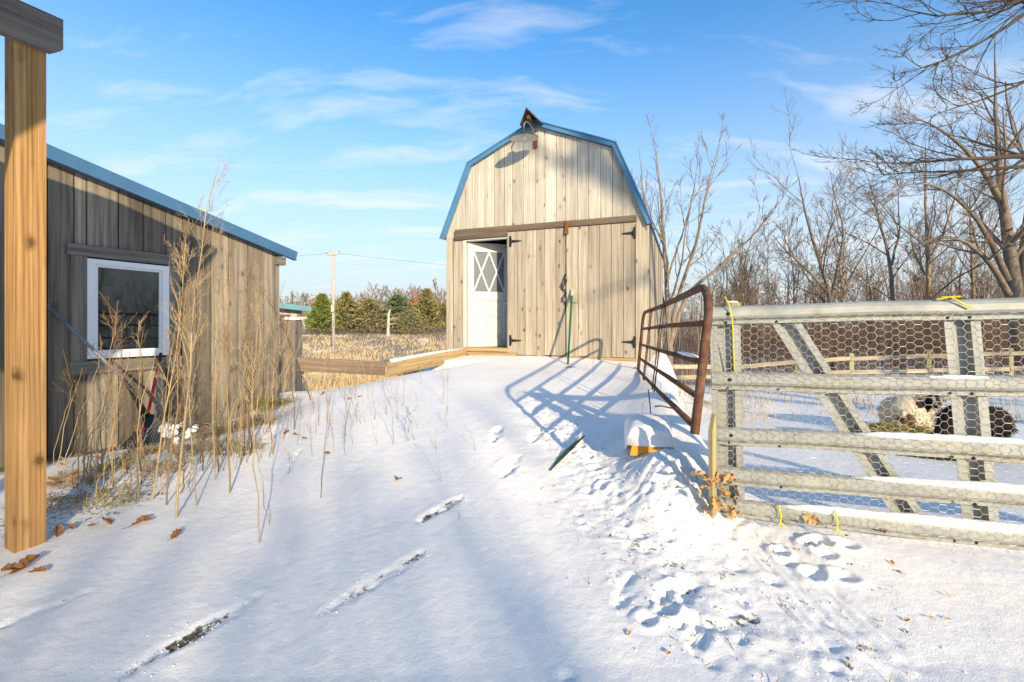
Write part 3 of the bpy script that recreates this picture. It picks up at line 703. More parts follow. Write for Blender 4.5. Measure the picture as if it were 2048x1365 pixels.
# yellow twine ties
for k, (x, z0, z1) in enumerate(((.12, 1.02, 1.47), (.345, .12, .25), (.62, .12, .25), (1.13, 1.385, 1.43))):
    mb = MB()
    if k == 3: mb.tube([(x-.03, -.03, z1-.02), (x+.02, -.045, z1-.01), (x+.06, -.055, z1-.045), (x+.1, -.056, z1-.07)], .0045, 5); mb.tube([(x-.01, -.03, z1-.01), (x+.06, -.05, z1-.01)], .0045, 5)
    elif k == 0: mb.tube([(x-.035, -.03, z1), (x-.015, -.05, z1-.05), (x, -.055, z1-.14), (x+.005, -.02, z1-.3), (x+.01, .0, z0)], .0035, 5)
    else: mb.tube([(x-.005, -.05, z1), (x+.003, -.058, (z0+z1)/2), (x+.0, -.055, z0+.03), (x+.03, -.06, z0-.0)], .004, 5); mb.tube([(x+.003, -.058, (z0+z1)/2-.02), (x-.012, -.06, z0+.0)], .0035, 5)
    lab = ['long yellow twine tied over the top corner of the gate', 'yellow twine knot on the bottom rail nearer the dead leaves', 'second yellow twine knot along the bottom rail', 'yellow twine bow on the top rail of the gate'][k]
    o = build(mb, 'twine_tie', M_yellow, gate); o.parent = None; o.matrix_world = root_matrix(gate); tag(o, lab, 'twine')
# wooden gate post behind the gate end
p = W(1462, 606, 2.98)
tag(build(MB().tube([(p[0], p[1], -.2), (p[0]+.005, p[1], .6), (p[0], p[1], p[2])], [.062, .06, .058], 12), 'gate_post', M_fpost, smooth=False), 'round mossy wooden post behind the galvanised gate end', 'post')
tag(build(MB().lathe([(.04, 0), (.045, .004), (.03, .010), (.0, .013)], 12, Matrix.Translation((p[0], p[1], p[2]+.001))), 'snow_cap', M_snowlump, smooth=True), 'thin cap of snow on the round gate post', 'snow')
p0, p1 = W(1417, 828, 2.72), W(1425, 965, 2.72)
tag(build(MB().prism([(-.02, -.1), (.03, -.1), (.03, p0[2]-.05), (.01, p0[2]), (-.03, p0[2]-.1)], -.012, .012, M=Matrix.Translation((p1[0], p1[1], 0)) @ Matrix.Rotation(R(40), 4, 'Z')), 'split_board', M_fpost), 'thin split board standing between the rusty and galvanised gates', 'board')

# ------------------------------------------------------------------ rusty tube gate
nt_, nb_, ft_, fb_ = W(1424, 566, 2.5), W(1389, 868, 2.44), W(1287, 626, 6.9), W(1276, 745, 6.9)
rg = thing('tube_gate', 'rusty bent tube gate leaning along the right edge of the ramp', 'gate', tuple((nb_+fb_)/2))
def lerp(a, b, t): return a+(b-a)*t
u_t = (ft_-nt_)/np.linalg.norm(ft_-nt_); dn = (nb_-nt_)/np.linalg.norm(nb_-nt_); dfv = (fb_-ft_)/np.linalg.norm(fb_-ft_)
rr_ = .024; bend = []
for t in np.linspace(0, 1, 7): a = t*math.pi/2; bend.append(nt_+dn*.2*(1-math.sin(a))+u_t*.32*(1-math.cos(a)))
bend2 = []
for t in np.linspace(0, 1, 6): a = t*math.pi/2; bend2.append(ft_-u_t*.3*(1-math.sin(a))+dfv*.16*(1-math.cos(a)))
frame = [nb_]+[lerp(nb_, nt_+dn*.2, .5)]+bend+[lerp(nt_, ft_, .5)+np.array([0, 0, -.015])]+bend2+[fb_]
build(MB().tube([tuple(p) for p in frame], rr_, 10), 'frame_tube', M_rust, rg, world=True, smooth=True)
for fr in (.27, .53, .76, .955):
    a, b = lerp(nt_, nb_, fr), lerp(ft_, fb_, fr)
    build(MB().tube([tuple(a), tuple(lerp(a, b, .35)+np.array([0, 0, rw_.uniform(-.02, .01)])), tuple(lerp(a, b, .7)+np.array([0, 0, rw_.uniform(-.015, .01)])), tuple(b)], .019, 8), 'rail', M_rust, rg, world=True, smooth=True)
for fr in (.41, .45, .67, .71):
    a, b = lerp(nt_, ft_, fr), lerp(nb_, fb_, fr+.02)
    build(MB().tube([tuple(a+np.array([-.02, 0, 0])), tuple(b+np.array([-.02, 0, 0]))], .007, 6), 'brace_rod', M_rust, rg, world=True, smooth=True)
# sagging net wire on the gate
net = []
for i in range(30):
    fr = (i+.5)/30; a, b = lerp(nt_, ft_, fr), lerp(nb_, fb_, fr)
    net.append([lerp(a, b, s)+np.array([.015*math.sin(fr*40+s*9)+.03, 0, .01*math.sin(fr*23+s*5)]) for s in np.linspace(.02, .98, 12)])
for j in range(9):
    s = .05+j*.11; net.append([lerp(lerp(nt_, nb_, s), lerp(ft_, fb_, s), fr)+np.array([.015*math.sin(fr*40+s*9)+.03, 0, .012*math.sin(fr*31+s*7)]) for fr in np.linspace(.01, .99, 12)])
NP = np.array(net); v, f = tubes(NP, np.full(NP.shape[:2], .0011), 3)
v = v-np.array(rg.location)[None, :]
tag(link('net_wire', mesh_np('net_wire', v, f), M_wire, rg), kind='stuff')
build(MB().tube([tuple(lerp(lerp(nt_, nb_, .53), lerp(ft_, fb_, .53), t)+np.array([0, 0, .02])) for t in np.linspace(.03, .2, 8)], [.005, .012, .016, .014, .016, .012, .01, .004], 7), 'snow_strip', M_snowlump, rg, world=True, smooth=True)

# ------------------------------------------------------------------ green T post leaning on the barn
tb = ray(1135, 729); tt_ = np.array(bt @ Vector((.12, -.05, 1.22)))
tp = thing('steel_post', 'green steel T post with white tip leaning on the barn doors', 'post', tuple(tb))
def tee(p, q, name, mat):
    u = (q-p)/np.linalg.norm(q-p); L = np.linalg.norm(q-p); M = Matrix.Translation(p) @ Vector(u).to_track_quat('Z', 'Y').to_matrix().to_4x4() @ Matrix.Rotation(R(25), 4, 'Z')
    mb = MB().box(-.018, .018, -.004, .004, 0, L, M).box(-.004, .004, .0045, .032, 0, L, M)
    for k in range(int(L/.055)): mb.box(-.008, .008, -.012, -.0045, k*.055+.01, k*.055+.022, M)
    build(mb, name, mat, tp, world=True)
tee(tb-np.array([0, 0, .1]), lerp(tb, tt_, .90), 'green_shaft', M_green); tee(lerp(tb, tt_, .902), tt_, 'white_tip', M_white)
tag(build(MB().box(.10, .22, -.065, -.033, .98, 1.22, M=bt, bev=.006), 'latch_plate', M_barn), 'small wooden latch plate on the right barn door', 'latch')

# ------------------------------------------------------------------ rake and shovel by the shed
ra, rm, rbm = W(95, 612, 3.98), W(252, 762, 4.1), W(292, 832, 4.15)
rk = thing('leaf_rake', 'grey handled leaf rake with black fan head leaning on the shed', 'rake', tuple(W(335, 872, 4.2)))
build(MB().tube([tuple(ra), tuple(lerp(ra, rm, .5)), tuple(rm)], .013, 10), 'handle', M_gmetal, rk, world=True, smooth=True)
build(MB().tube([tuple(lerp(ra, rm, .97)), tuple(lerp(rm, rbm, .3)), tuple(rbm)], [.017, .02, .032], 10), 'socket', M_plast, rk, world=True, smooth=True)
tip = W(344, 880, 4.08); ax = (tip-rbm)/np.linalg.norm(tip-rbm); sd = np.cross(ax, rbm-np.array([0, 0, CAMZ])); sd /= np.linalg.norm(sd); nrm = np.cross(sd, ax)
hl = np.linalg.norm(tip-rbm)*1.05
pl = MB()
PV = []
for i, t in enumerate(np.linspace(0, .34, 5)):
    wd = .03+.19*t
    for j in range(7): s = -1+2*j/6; PV.append(rbm+ax*t*hl*1.15+sd*s*wd+nrm*(.03*t-.05*s*s*t))
pl.add(PV, [(i*7+j, i*7+j+1, (i+1)*7+j+1, (i+1)*7+j) for i in range(4) for j in range(6)])
build(pl, 'fan_plate', M_plast, rk, world=True, smooth=True)
tn = MB()
for j in range(17):
    s = -1+2*j/16
    p_ = [rbm+ax*t*hl*1.15+sd*s*(.03+.22*t)+nrm*(.03*t-.05*s*s*t) for t in (.25, .6, .95, 1.1)]; p_.append(p_[-1]+nrm*-.05+ax*.015)
    tn.tube([tuple(x) for x in p_], [.006, .0055, .005, .0045, .003], 4)
tn.tube([tuple(rbm+ax*.8*hl*1.15+sd*s*(.03+.22*.8)+nrm*(.03*.8-.05*s*s*.8+.006)) for s in np.linspace(-1, 1, 9)], .006, 5)
build(tn, 'tines', plain('grey_plastic', (.09, .095, .10), .5, 0, .2, 20), rk, world=True)
sn = MB()
rs_ = random.Random(4)
for _ in range(26):
    t, s, r = rs_.uniform(.45, .98), rs_.uniform(-.1, .85), rs_.uniform(.018, .04)
    c = rbm+ax*t*hl*1.15+sd*s*(.03+.22*t)+nrm*(.012)
    sn.lathe([(0, -.35*r), (.8*r, -.15*r), (r, .05*r), (.7*r, .25*r), (0, .4*r)], 9, Matrix.Translation(c) @ Vector(nrm*(1 if nrm[1] < 0 else -1)).to_track_quat('Z', 'Y').to_matrix().to_4x4() @ Matrix.Rotation(rs_.uniform(-.5, .5), 4, 'X'))
build(sn, 'snow_clump', M_snowlump, rk, world=True, smooth=True)
s0, s1 = W(322, 706, 4.66), W(284, 885, 4.42)
sv = thing('shovel', 'red handled shovel with black grip standing behind the rake', 'shovel', tuple(s1))
build(MB().tube([tuple(lerp(s0, s1, .12)), tuple(lerp(s0, s1, .9))], .014, 10), 'handle', M_red, sv, world=True, smooth=True)
build(MB().tube([tuple(s0), tuple(lerp(s0, s1, .06)), tuple(lerp(s0, s1, .13))], [.014, .018, .016], 10), 'grip', M_plast, sv, world=True, smooth=True)
bl = MB()
for i in range(5):
    pass
blv = [s1+np.array([dx, dy, dz]) for dx, dy, dz in ((-.06, .02, .12), (.06, .06, .12), (.12, -.02, -.02), (.10, -.2, -.05), (-.08, -.24, -.06), (-.14, -.06, -.02))]
bl.add(blv+[b+np.array([0, 0, .006]) for b in blv], [(0, 1, 2, 3, 4, 5), (11, 10, 9, 8, 7, 6)]+[(i, (i+1) % 6, 6+(i+1) % 6, 6+i) for i in range(6)])
build(bl, 'blade', M_plast, sv, world=True)

# ------------------------------------------------------------------ snow covered block, green strips
bk = ray(1300, 905)
blk = thing('plastic_block', 'orange plastic tub lying under a thick cap of snow beside the gate', 'tub', (bk[0], bk[1], bk[2]), (0, 0, R(-12)))
sec = [(-.12, .0), (.12, .0), (.13, .03), (.10, .06), (-.11, .05)]
build(MB().prism([(-.14, -.03), (-.125, .05), (-.06, .065), (.05, .06), (.14, .035), (.11, .0), (.02, -.012), (-.06, -.008), (-.10, -.03)], -.0, .32), 'tub_shell', M_orange, blk, smooth=False)
SN = []; nxs, nys = 13, 12
for j in range(nys):
    t = j/(nys-1); top_ = (.115+.05*math.sin(t*2.4))*(1-.25*max(0, t-.7)/.3)
    for i in range(nxs):
        a_s = math.pi*i/(nxs-1); cx_, sx_ = math.cos(a_s), math.sin(a_s)
        x_ = -.165*math.copysign(abs(cx_)**.55, cx_)*(1+.15*t)+.02*t; z_ = .045+top_*sx_**.62+.008*math.sin(i*2.1+j)
        if j == 0: z_ = .05+(z_-.05)*.85
        SN.append((x_, -.012+t*.55+(.03*sx_ if j == 0 else 0), z_-(.03+.12*t if i in (0, nxs-1) and j else 0)))
Fs = [(j*nxs+i, j*nxs+i+1, (j+1)*nxs+i+1, (j+1)*nxs+i) for j in range(nys-1) for i in range(nxs-1)]+[tuple(range(nxs-1, -1, -1))]
build(MB().add(SN, Fs), 'snow_cap', M_snowlump, blk, smooth=True)
bo_ = W(1265, 868, bk[1]+.1)
def strip(pp, w, th, name, lab, mat):
    P = np.array(pp); n = len(P); u = P[-1]-P[0]; u /= np.linalg.norm(u); sd = np.cross(u, [0, 0, 1.0]); sd /= np.linalg.norm(sd)+1e-9; up = np.cross(sd, u)
    mb = MB(); V = []
    for i, p in enumerate(P):
        ww = w*(math.sin(math.pi*(i+.35)/(n-.3)))
        V += [p+sd*ww, p+up*th, p-sd*ww, p-up*th*.3]
    mb.add(V, [(i*4+j, i*4+(j+1) % 4, (i+1)*4+(j+1) % 4, (i+1)*4+j) for i in range(n-1) for j in range(4)]+[(0, 1, 2, 3), ((n-1)*4+3, (n-1)*4+2, (n-1)*4+1, (n-1)*4)])
    return tag(build(mb, name, mat), lab, 'strip')
a, b = ray(1100, 944, .01), ray(1170, 881, .02)
strip([a, lerp(a, b, .25)+np.array([0, 0, .02]), lerp(a, b, .5)+np.array([.01, 0, .035]), lerp(a, b, .75)+np.array([0, 0, .03]), b+np.array([0, 0, .02])], .025, .008, 'plastic_strip', 'dark green pointed strip lying across the snow tracks', M_dgreen)
c = ray(1301, 836)
strip([c-np.array([0, 0, .02]), c+np.array([-.005, 0, .1]), c+np.array([-.015, 0, .19]), c+np.array([-.025, 0, .26])], .014, .008, 'plastic_strip', 'dark narrow strip standing upright in the snow by the tube gate', M_dgreen)
c = ray(1335, 842, .09)
strip([c+np.array([-.09, .07, .02]), c+np.array([-.04, .03, .03]), c+np.array([.04, -.03, .02]), c+np.array([.07, -.06, .0])], .02, .01, 'bark_piece', 'small dark bark piece on the snow beside the orange tub', M_strawd)
# ------------------------------------------------------------------ branching plants
def rand_unit(rng, n):
    v = rng.normal(size=(n, 3)); return v/np.linalg.norm(v, axis=1, keepdims=True)
def spawn(P, Rr, m, ratio, ang, trop, n, rng, tmin=.25, rfac=.6, rmin=.003, wig=.10, tend=1.0, endr=.3):
    """children of every polyline in the batch"""
    Nn, k, _ = P.shape
    L = np.linalg.norm(np.diff(P, axis=1), axis=2).sum(1)
    idx = np.repeat(np.arange(Nn), m); t = rng.uniform(tmin, tend, len(idx)); f = t*(k-1); i0 = np.minimum(f.astype(int), k-2); w = (f-i0)[:, None]
    pos = P[idx, i0]*(1-w)+P[idx, i0+1]*w; r = (Rr[idx, i0]*(1-w[:, 0])+Rr[idx, i0+1]*w[:, 0])*rfac*rng.uniform(.7, 1.1, len(idx))
    T = P[idx, i0+1]-P[idx, i0]; T /= np.linalg.norm(T, axis=1, keepdims=True)+1e-9
    pr = np.cross(T, rand_unit(rng, len(idx))); pr /= np.linalg.norm(pr, axis=1, keepdims=True)+1e-9
    a = rng.uniform(ang[0], ang[1], len(idx))[:, None]
    d = T*np.cos(a)+pr*np.sin(a)
    ln = L[idx]*ratio*rng.uniform(.55, 1.15, len(idx))*(1.2-.65*t)
    pts = [pos]; st = (ln/(n-1))[:, None]
    for j in range(n-1):
        d = d+np.array([0, 0, trop])+rng.normal(size=d.shape)*wig; d /= np.linalg.norm(d, axis=1, keepdims=True)+1e-9
        pts.append(pts[-1]+d*st)
    Q = np.stack(pts, 1); r = np.maximum(r, rmin)
    Rq = r[:, None]*np.linspace(1, endr, n)[None, :]
    return Q, np.maximum(Rq, rmin*.6)
def resample(pts, n):
    P = np.array(pts, float)
    s = np.concatenate([[0], np.cumsum(np.linalg.norm(np.diff(P[:, :3], axis=0), axis=1))]); t = np.linspace(0, s[-1], n)
    # smooth by cubic-ish blending
    Q = np.stack([np.interp(t, s, P[:, k]) for k in range(P.shape[1])], 1)
    for _ in range(2): Q[1:-1] = (Q[:-2]+2*Q[1:-1]+Q[2:])/4
    return Q
def merge(parts):
    vs_, fs_, o = [], [], 0
    for v, f in parts: vs_.append(v); fs_.append(f+o); o += len(v)
    return np.concatenate(vs_), np.concatenate(fs_)
def tree(name, label, stems, base, seed, levels, mat=None, group=None, cat='tree', twigmat=None, nst=14, wig=.012, thin=.62):
    """stems: list of polylines of (x,y,z,r); levels: list of spawn settings"""
    rng = np.random.default_rng(seed)
    base = np.array(base, float); th_ = thing(name, label, cat, tuple(base), group=group)
    S = np.stack([resample(s, nst) for s in stems]); P, Rr = S[:, :, :3]-base, S[:, :, 3]
    P[:, 1:-1] += rng.normal(size=P[:, 1:-1].shape)*wig; Rr = Rr*thin
    trunk = [tubes(P, Rr, 8)]; crown = []
    for i, lv in enumerate(levels):
        P, Rr = spawn(P, Rr, rng=rng, **lv)
        (trunk if i == 0 and lv['m'] < 12 and len(stems) < 6 else crown).append(tubes(P, Rr, 5 if i == 0 else (4 if i == 1 else 3)))
    v, f = merge(trunk); link('trunk', mesh_np('trunk', v, f, True), mat or M_bark, th_)
    if crown: v, f = merge(crown); link('crown', mesh_np('crown', v, f, True), twigmat or M_twig, th_)
    return th_
def WS(lst, d): return [tuple(W(px, py, d+dd))+(r,) for px, py, dd, r in lst]
LV = lambda k=1.0, rm=.006: [dict(m=9, ratio=.50, ang=(.45, .95), trop=.05, n=7, tmin=.22, rfac=.55, rmin=rm*1.4), dict(m=int(7*k), ratio=.48, ang=(.4, .9), trop=.05, n=6, tmin=.2, rfac=.6, rmin=rm), dict(m=int(7*k), ratio=.55, ang=(.35, .8), trop=.04, n=4, tmin=.15, rfac=.6, rmin=rm*.7)]

# many stemmed tree beside the barn
d = 14.0; bA = W(1338, 770, d)
tree('bare_tree', 'bare many stemmed tree rising just right of the barn', [
    WS([(1340, 775, 0, .16), (1338, 640, 0, .13), (1332, 540, .1, .10), (1325, 440, .3, .07), (1318, 360, .4, .04), (1310, 290, .5, .012)], d),
    WS([(1340, 700, 0, .11), (1352, 600, -.1, .10), (1385, 510, -.3, .075), (1408, 420, -.5, .05), (1418, 350, -.5, .03), (1440, 290, -.6, .01)], d),
    WS([(1341, 690, 0, .11), (1370, 585, .2, .10), (1440, 535, .5, .08), (1500, 480, .8, .055), (1530, 440, .9, .03), (1560, 400, 1, .01)], d),
    WS([(1337, 650, 0, .08), (1318, 560, .3, .06), (1296, 470, .6, .045), (1285, 380, .8, .03), (1278, 300, .9, .01)], d),
    WS([(1334, 560, .1, .06), (1360, 480, .3, .045), (1385, 400, .5, .03), (1395, 330, .6, .01)], d)], bA, 21,
    [dict(m=7, ratio=.36, ang=(.35, .8), trop=.10, n=7, tmin=.3, rfac=.5, rmin=.009), dict(m=6, ratio=.45, ang=(.35, .8), trop=.08, n=5, tmin=.2, rfac=.6, rmin=.007), dict(m=4, ratio=.5, ang=(.4, .9), trop=.05, n=4, tmin=.2, rmin=.005)], M_barkl)
d = 21.0; tree('bare_tree', 'bare forked tree standing left of centre above the gate', [
    WS([(1665, 740, 0, .20), (1662, 600, 0, .16), (1640, 520, 0, .12), (1612, 440, .2, .08), (1600, 380, .3, .04), (1590, 330, .3, .012)], d),
    WS([(1662, 600, 0, .13), (1680, 520, .1, .10), (1690, 450, .3, .06), (1665, 390, .5, .03), (1660, 340, .5, .012)], d),
    WS([(1655, 585, 0, .10), (1620, 545, -.3, .07), (1570, 500, -.6, .05), (1545, 470, -.8, .015)], d)], W(1665, 740, d), 22, LV(1, .009), M_bark)
d = 23.0; tree('bare_tree', 'bare tree with clinging brown leaves behind the gate middle', [
    WS([(1785, 735, 0, .19), (1787, 600, 0, .16), (1780, 520, 0, .12), (1762, 450, .2, .07), (1745, 390, .3, .03), (1735, 350, .3, .012)], d),
    WS([(1783, 530, 0, .10), (1800, 460, .3, .06), (1795, 390, .5, .03), (1805, 340, .5, .012)], d)], W(1785, 735, d), 23, LV(1, .009), M_bark)
d = 22.0; tree('bare_tree', 'bare tall straight tree with upright fork right of the leafy one', [
    WS([(1858, 735, 0, .20), (1858, 590, 0, .16), (1855, 500, 0, .13), (1850, 420, .2, .09), (1852, 350, .3, .05), (1850, 270, .3, .012)], d),
    WS([(1857, 520, 0, .12), (1885, 470, .3, .08), (1910, 400, .5, .05), (1920, 330, .5, .012)], d),
    WS([(1857, 560, 0, .09), (1825, 500, -.3, .06), (1815, 430, -.5, .012)], d)], W(1858, 735, d), 24, LV(1, .009), M_barkl)
d = 26.0; tree('bare_tree', 'thin dark bare tree between the forked tree and the big oak', [
    WS([(1946, 720, 0, .17), (1946, 580, 0, .14), (1943, 500, 0, .10), (1938, 420, .2, .06), (1945, 340, .3, .012)], d),
    WS([(1945, 540, 0, .08), (1975, 470, .3, .05), (1990, 400, .5, .012)], d)], W(1946, 720, d), 25, LV(1, .01), M_bark)
# the big oak at the right edge
d = 19.0; tree('oak_tree', 'massive bare oak with arching limbs at the right edge', [
    WS([(2040, 740, 0, .55), (2035, 640, 0, .46), (2022, 520, 0, .36), (2008, 420, .2, .26), (1994, 330, .3, .17), (1995, 230, .2, .10), (1985, 130, .2, .05), (1990, 60, 0, .02)], d),
    WS([(2042, 640, 0, .42), (2052, 500, .3, .34), (2062, 380, .5, .26), (2080, 250, .6, .2), (2070, 120, .6, .08), (2080, 20, 0, .02)], d),
    WS([(2015, 560, 0, .22), (1985, 490, -.4, .16), (1950, 430, -.8, .12), (1890, 375, -1.2, .08), (1830, 362, -1.5, .05), (1760, 380, -1.8, .012)], d),
    WS([(2018, 590, 0, .22), (1985, 530, -.6, .16), (1930, 480, -1.0, .11), (1880, 470, -1.3, .07), (1820, 500, -1.6, .012)], d),
    WS([(2000, 400, 0, .18), (1960, 330, -.4, .13), (1900, 270, -.8, .09), (1850, 240, -1.0, .05), (1800, 235, -1.2, .012)], d),
    WS([(2060, 400, 0, .25), (2110, 320, -.4, .16), (2150, 200, -.8, .09), (2160, 100, -1.0, .02)], d)], W(2040, 740, d), 26,
    [dict(m=10, ratio=.34, ang=(.4, .95), trop=.06, n=7, tmin=.3, rfac=.5, rmin=.016), dict(m=8, ratio=.46, ang=(.4, .9), trop=.04, n=6, tmin=.2, rfac=.6, rmin=.009), dict(m=6, ratio=.5, ang=(.4, .9), trop=.03, n=4, tmin=.2, rmin=.006)], M_bark)
# nearer tree whose limbs reach in from the right
d = 8.6; bN = np.array([12.6, 9.0, GZ(12.6, 9.0)])
tree('maple_tree', 'dark limbs of a nearer tree reaching in from the upper right', [
    [(12.6, 9.0, bN[2]-.2, .34), (12.55, 9.0, 2, .30), (12.4, 9.0, 4, .26), (12.3, 9, 6.5, .18), (12.4, 9.1, 9, .08), (12.3, 9.1, 11, .02)],
    [(12.4, 9.0, 3.6, .15)]+WS([(2230, 320, .3, .12), (2048, 310, 0, .075), (1960, 318, -.1, .055), (1880, 320, -.2, .035), (1800, 330, -.2, .02), (1720, 322, -.3, .006)], d),
    [(12.4, 9.0, 3.9, .13)]+WS([(2230, 350, .6, .10), (2048, 332, .6, .06), (1930, 342, .5, .04), (1840, 345, .5, .025), (1740, 350, .4, .006)], d),
    [(12.35, 9.0, 5.6, .14)]+WS([(2200, -60, -.4, .10), (2048, 28, -.6, .05), (1960, 90, -.7, .035), (1880, 130, -.8, .022), (1780, 150, -.9, .006)], d),
    [(12.35, 9.0, 6.0, .12)]+WS([(2200, -90, -.8, .08), (2048, 5, -1., .045), (1950, 30, -1.1, .03), (1850, 40, -1.2, .018), (1760, 0, -1.2, .006)], d),
    [(12.3, 9.0, 5.0, .12)]+WS([(2220, 90, .2, .08), (2080, 150, .2, .045), (1980, 200, .2, .03), (1900, 215, .2, .015), (1840, 240, .2, .006)], d)],
    bN, 27, [dict(m=12, ratio=.28, ang=(.35, .85), trop=.07, n=7, tmin=.42, rfac=.5, rmin=.008), dict(m=7, ratio=.48, ang=(.35, .8), trop=.05, n=5, tmin=.15, rfac=.6, rmin=.005), dict(m=5, ratio=.5, ang=(.4, .9), trop=.03, n=4, tmin=.2, rmin=.0035)], M_barkd, nst=16, twigmat=M_barkd)

# background wood: five prototypes, copied
protos = []
GRP = 'bare trees of the wood behind the pen'
for k in range(5):
    rng = np.random.default_rng(100+k); H = [8.5, 9.5, 7.5, 9, 10.5][k]
    st = [[(0, 0, -.5, .13), (.1, 0, H*.3, .11), (rng.normal()*.3, .1, H*.6, .07), (rng.normal()*.5, 0, H, .01)]]
    if k in (1, 3): st.append([(0.05, 0, H*.25, .08), (.5, .1, H*.5, .055), (.9+rng.normal()*.3, .2, H*.85, .01)])
    protos.append(tree('wood_tree', ['slender bare tree in the wood behind the pen', 'forked bare tree in the wood behind the pen', 'low branching bare tree in the wood behind the pen', 'twin stemmed bare tree in the wood behind the pen', 'pale barked birch in the wood behind the pen'][k], st, (0, 0, 0), 200+k,
        [dict(m=[10, 9, 14, 9, 12][k], ratio=[.3, .36, .42, .34, .2][k], ang=(.4, .9), trop=.10, n=6, tmin=.2, rfac=.45, rmin=.016), dict(m=6, ratio=.46, ang=(.4, .9), trop=.07, n=5, tmin=.2, rmin=.012), dict(m=4, ratio=.5, ang=(.4, .9), trop=.04, n=3, tmin=.2, rmin=.009)],
        [M_bark, M_bark, M_bark, M_barkl, M_birch][k], GRP))
rt = random.Random(8); used = set()
def place(k, x, y, s):
    loc = (x, y, float(G(x, y))-.1); rz_ = rt.uniform(0, 6.28)
    if k not in used:
        used.add(k); o = protos[k]; o.location = loc; o.rotation_euler = (0, 0, rz_); o.scale = (s,)*3
    else: copy_tree(protos[k], loc, rz_, s)
spots = []
for px in (1555, 1572, 1610): spots.append((4, (px-1024)/F*30, 30+rt.uniform(-2, 2), .95))
for i in range(125):
    px = rt.uniform(1400, 2300); y = rt.choice([rt.uniform(24, 34), rt.uniform(34, 60)])
    spots.append((rt.choice([0, 0, 1, 2, 3]), (px-1024)/F*y, y, rt.uniform(.62, 1.0)*(.8+.006*y)))
for i in range(14):
    px = rt.uniform(1290, 1420); y = rt.uniform(40, 70); spots.append((rt.choice([0, 1, 2, 3]), (px-1024)/F*y, y, rt.uniform(.5, .75)))
for i in range(16): spots.append((rt.choice([0, 1, 2, 3]), rt.uniform(17, 38), rt.uniform(-9, 14), rt.uniform(.8, 1.2)))
for s in spots: place(*s)
farp = []
for k in range(3):
    H = [9, 10, 8][k]
    farp.append(tree('far_tree', 'bare tree in the far hazy line beyond the field', [[(0, 0, -.5, .2), (.1, 0, H*.4, .16), (.2-.2*k, 0, H*.9, .06)]], (0, 0, 0), 300+k, [dict(m=12, ratio=.42, ang=(.4, .9), trop=.12, n=5, tmin=.2, rfac=.5, rmin=.06), dict(m=6, ratio=.5, ang=(.4, .9), trop=.06, n=4, tmin=.2, rmin=.045), dict(m=3, ratio=.5, ang=(.4, .9), trop=.03, n=3, tmin=.2, rmin=.035)], M_bark, 'far bare trees beyond the field'))
# far tree line on the left
GRP = 'far bare trees beyond the field'; protos2 = protos
ft = []
for i in range(105):
    px = 540+i*3.6+rt.uniform(-4, 4); y = rt.uniform(120, 150); x = (px-1024)/F*y
    loc = (x, y, float(G(x, y))-.3); sc_ = rt.uniform(.95, 1.35)*(1 if px > 740 else .8)
    if i < 3: farp[i].location = loc; farp[i].scale = (sc_,)*3
    else: copy_tree(farp[i % 3], loc, rt.uniform(0, 6.28), sc_)

# brush thicket: nobody could count these twigs
def thicket(name, label, n, xf, yr, hr, seed, mat, rr=.006, lean=.25, clump=1):
    rng = np.random.default_rng(seed); y = rng.uniform(*yr, n); px = rng.uniform(*xf, n); x = (px-1024)/F*y
    z = G(x, y); h = rng.uniform(*hr, n)*(.75+.25*np.sin(x*.9+seed)+.15*np.sin(x*2.7))
    a = rng.normal(size=(n, 2))*lean
    P = np.stack([np.stack([x+a[:, 0]*h*t**1.5, y+a[:, 1]*h*t**1.5, z-.05+h*t], 1) for t in (0, .35, .7, 1)], 1)
    Rr = np.full((n, 1), rr)*np.array([[1.2, 1, .8, .4]])
    parts = [tubes(P, Rr, 3)]
    Q, Rq = spawn(P, Rr, 5, .4, (.4, 1.0), .03, 4, rng, .25, .7, rr*.6); parts.append(tubes(Q, Rq, 3))
    Q2, Rq2 = spawn(Q, Rq, 2, .5, (.4, 1.0), .03, 3, rng, .25, .7, rr*.55); parts.append(tubes(Q2, Rq2, 3))
    v, f = merge(parts); return tag(link(name, mesh_np(name, v, f), mat), label, 'brush', kind='stuff')
thicket('brush_thicket', 'reddish brown brush thicket behind the gates', 1700, (1330, 2350), (17, 24), (1.9, 3.3), 5, M_brush, .008)
thicket('brush_thicket', 'grey brown undergrowth deep in the wood', 2300, (1330, 2400), (25, 48), (2.2, 4.6), 6, M_twig, .011)
thicket('field_brush', 'low brown brush at the far side of the field', 500, (600, 1000), (62, 80), (.8, 1.6), 7, M_brush, .02, .4)
# dead leaves clinging to twigs and seed heads over the thicket
def flakes(name, label, cen, spread, n, size, seed, mat, cat='leaves'):
    rng = np.random.default_rng(seed); cen = np.array(cen, float)
    c = cen[rng.integers(0, len(cen), n)]+rng.normal(size=(n, 3))*np.array(spread)
    u = rand_unit(rng, n); w = np.cross(u, rand_unit(rng, n)); w /= np.linalg.norm(w, axis=1, keepdims=True)
    s = size*rng.uniform(.6, 1.3, n)[:, None]
    v = np.stack([c-u*s, c+w*s*.6, c+u*s, c-w*s*.6], 1).reshape(-1, 3)
    return tag(link(name, mesh_np(name, v, np.arange(n*4).reshape(-1, 4)), mat), label, cat, kind='stuff')
flakes('clinging_leaves', 'brown leaves clinging to the twigs of the wood', [W(1700, 560, 22.6), W(1735, 520, 22.6), W(1690, 500, 22), W(1760, 480, 22.8), W(1680, 590, 22), W(1840, 560, 22), W(1930, 585, 24)], (.7, .5, .5), 420, .07, 31, M_leaf)
flakes('seed_heads', 'dark brown seed heads above the brush thicket', [W(px, 594+6*math.sin(px), 19) for px in range(1390, 1660, 9)], (.5, 1.2, .22), 900, .045, 32, M_brush)

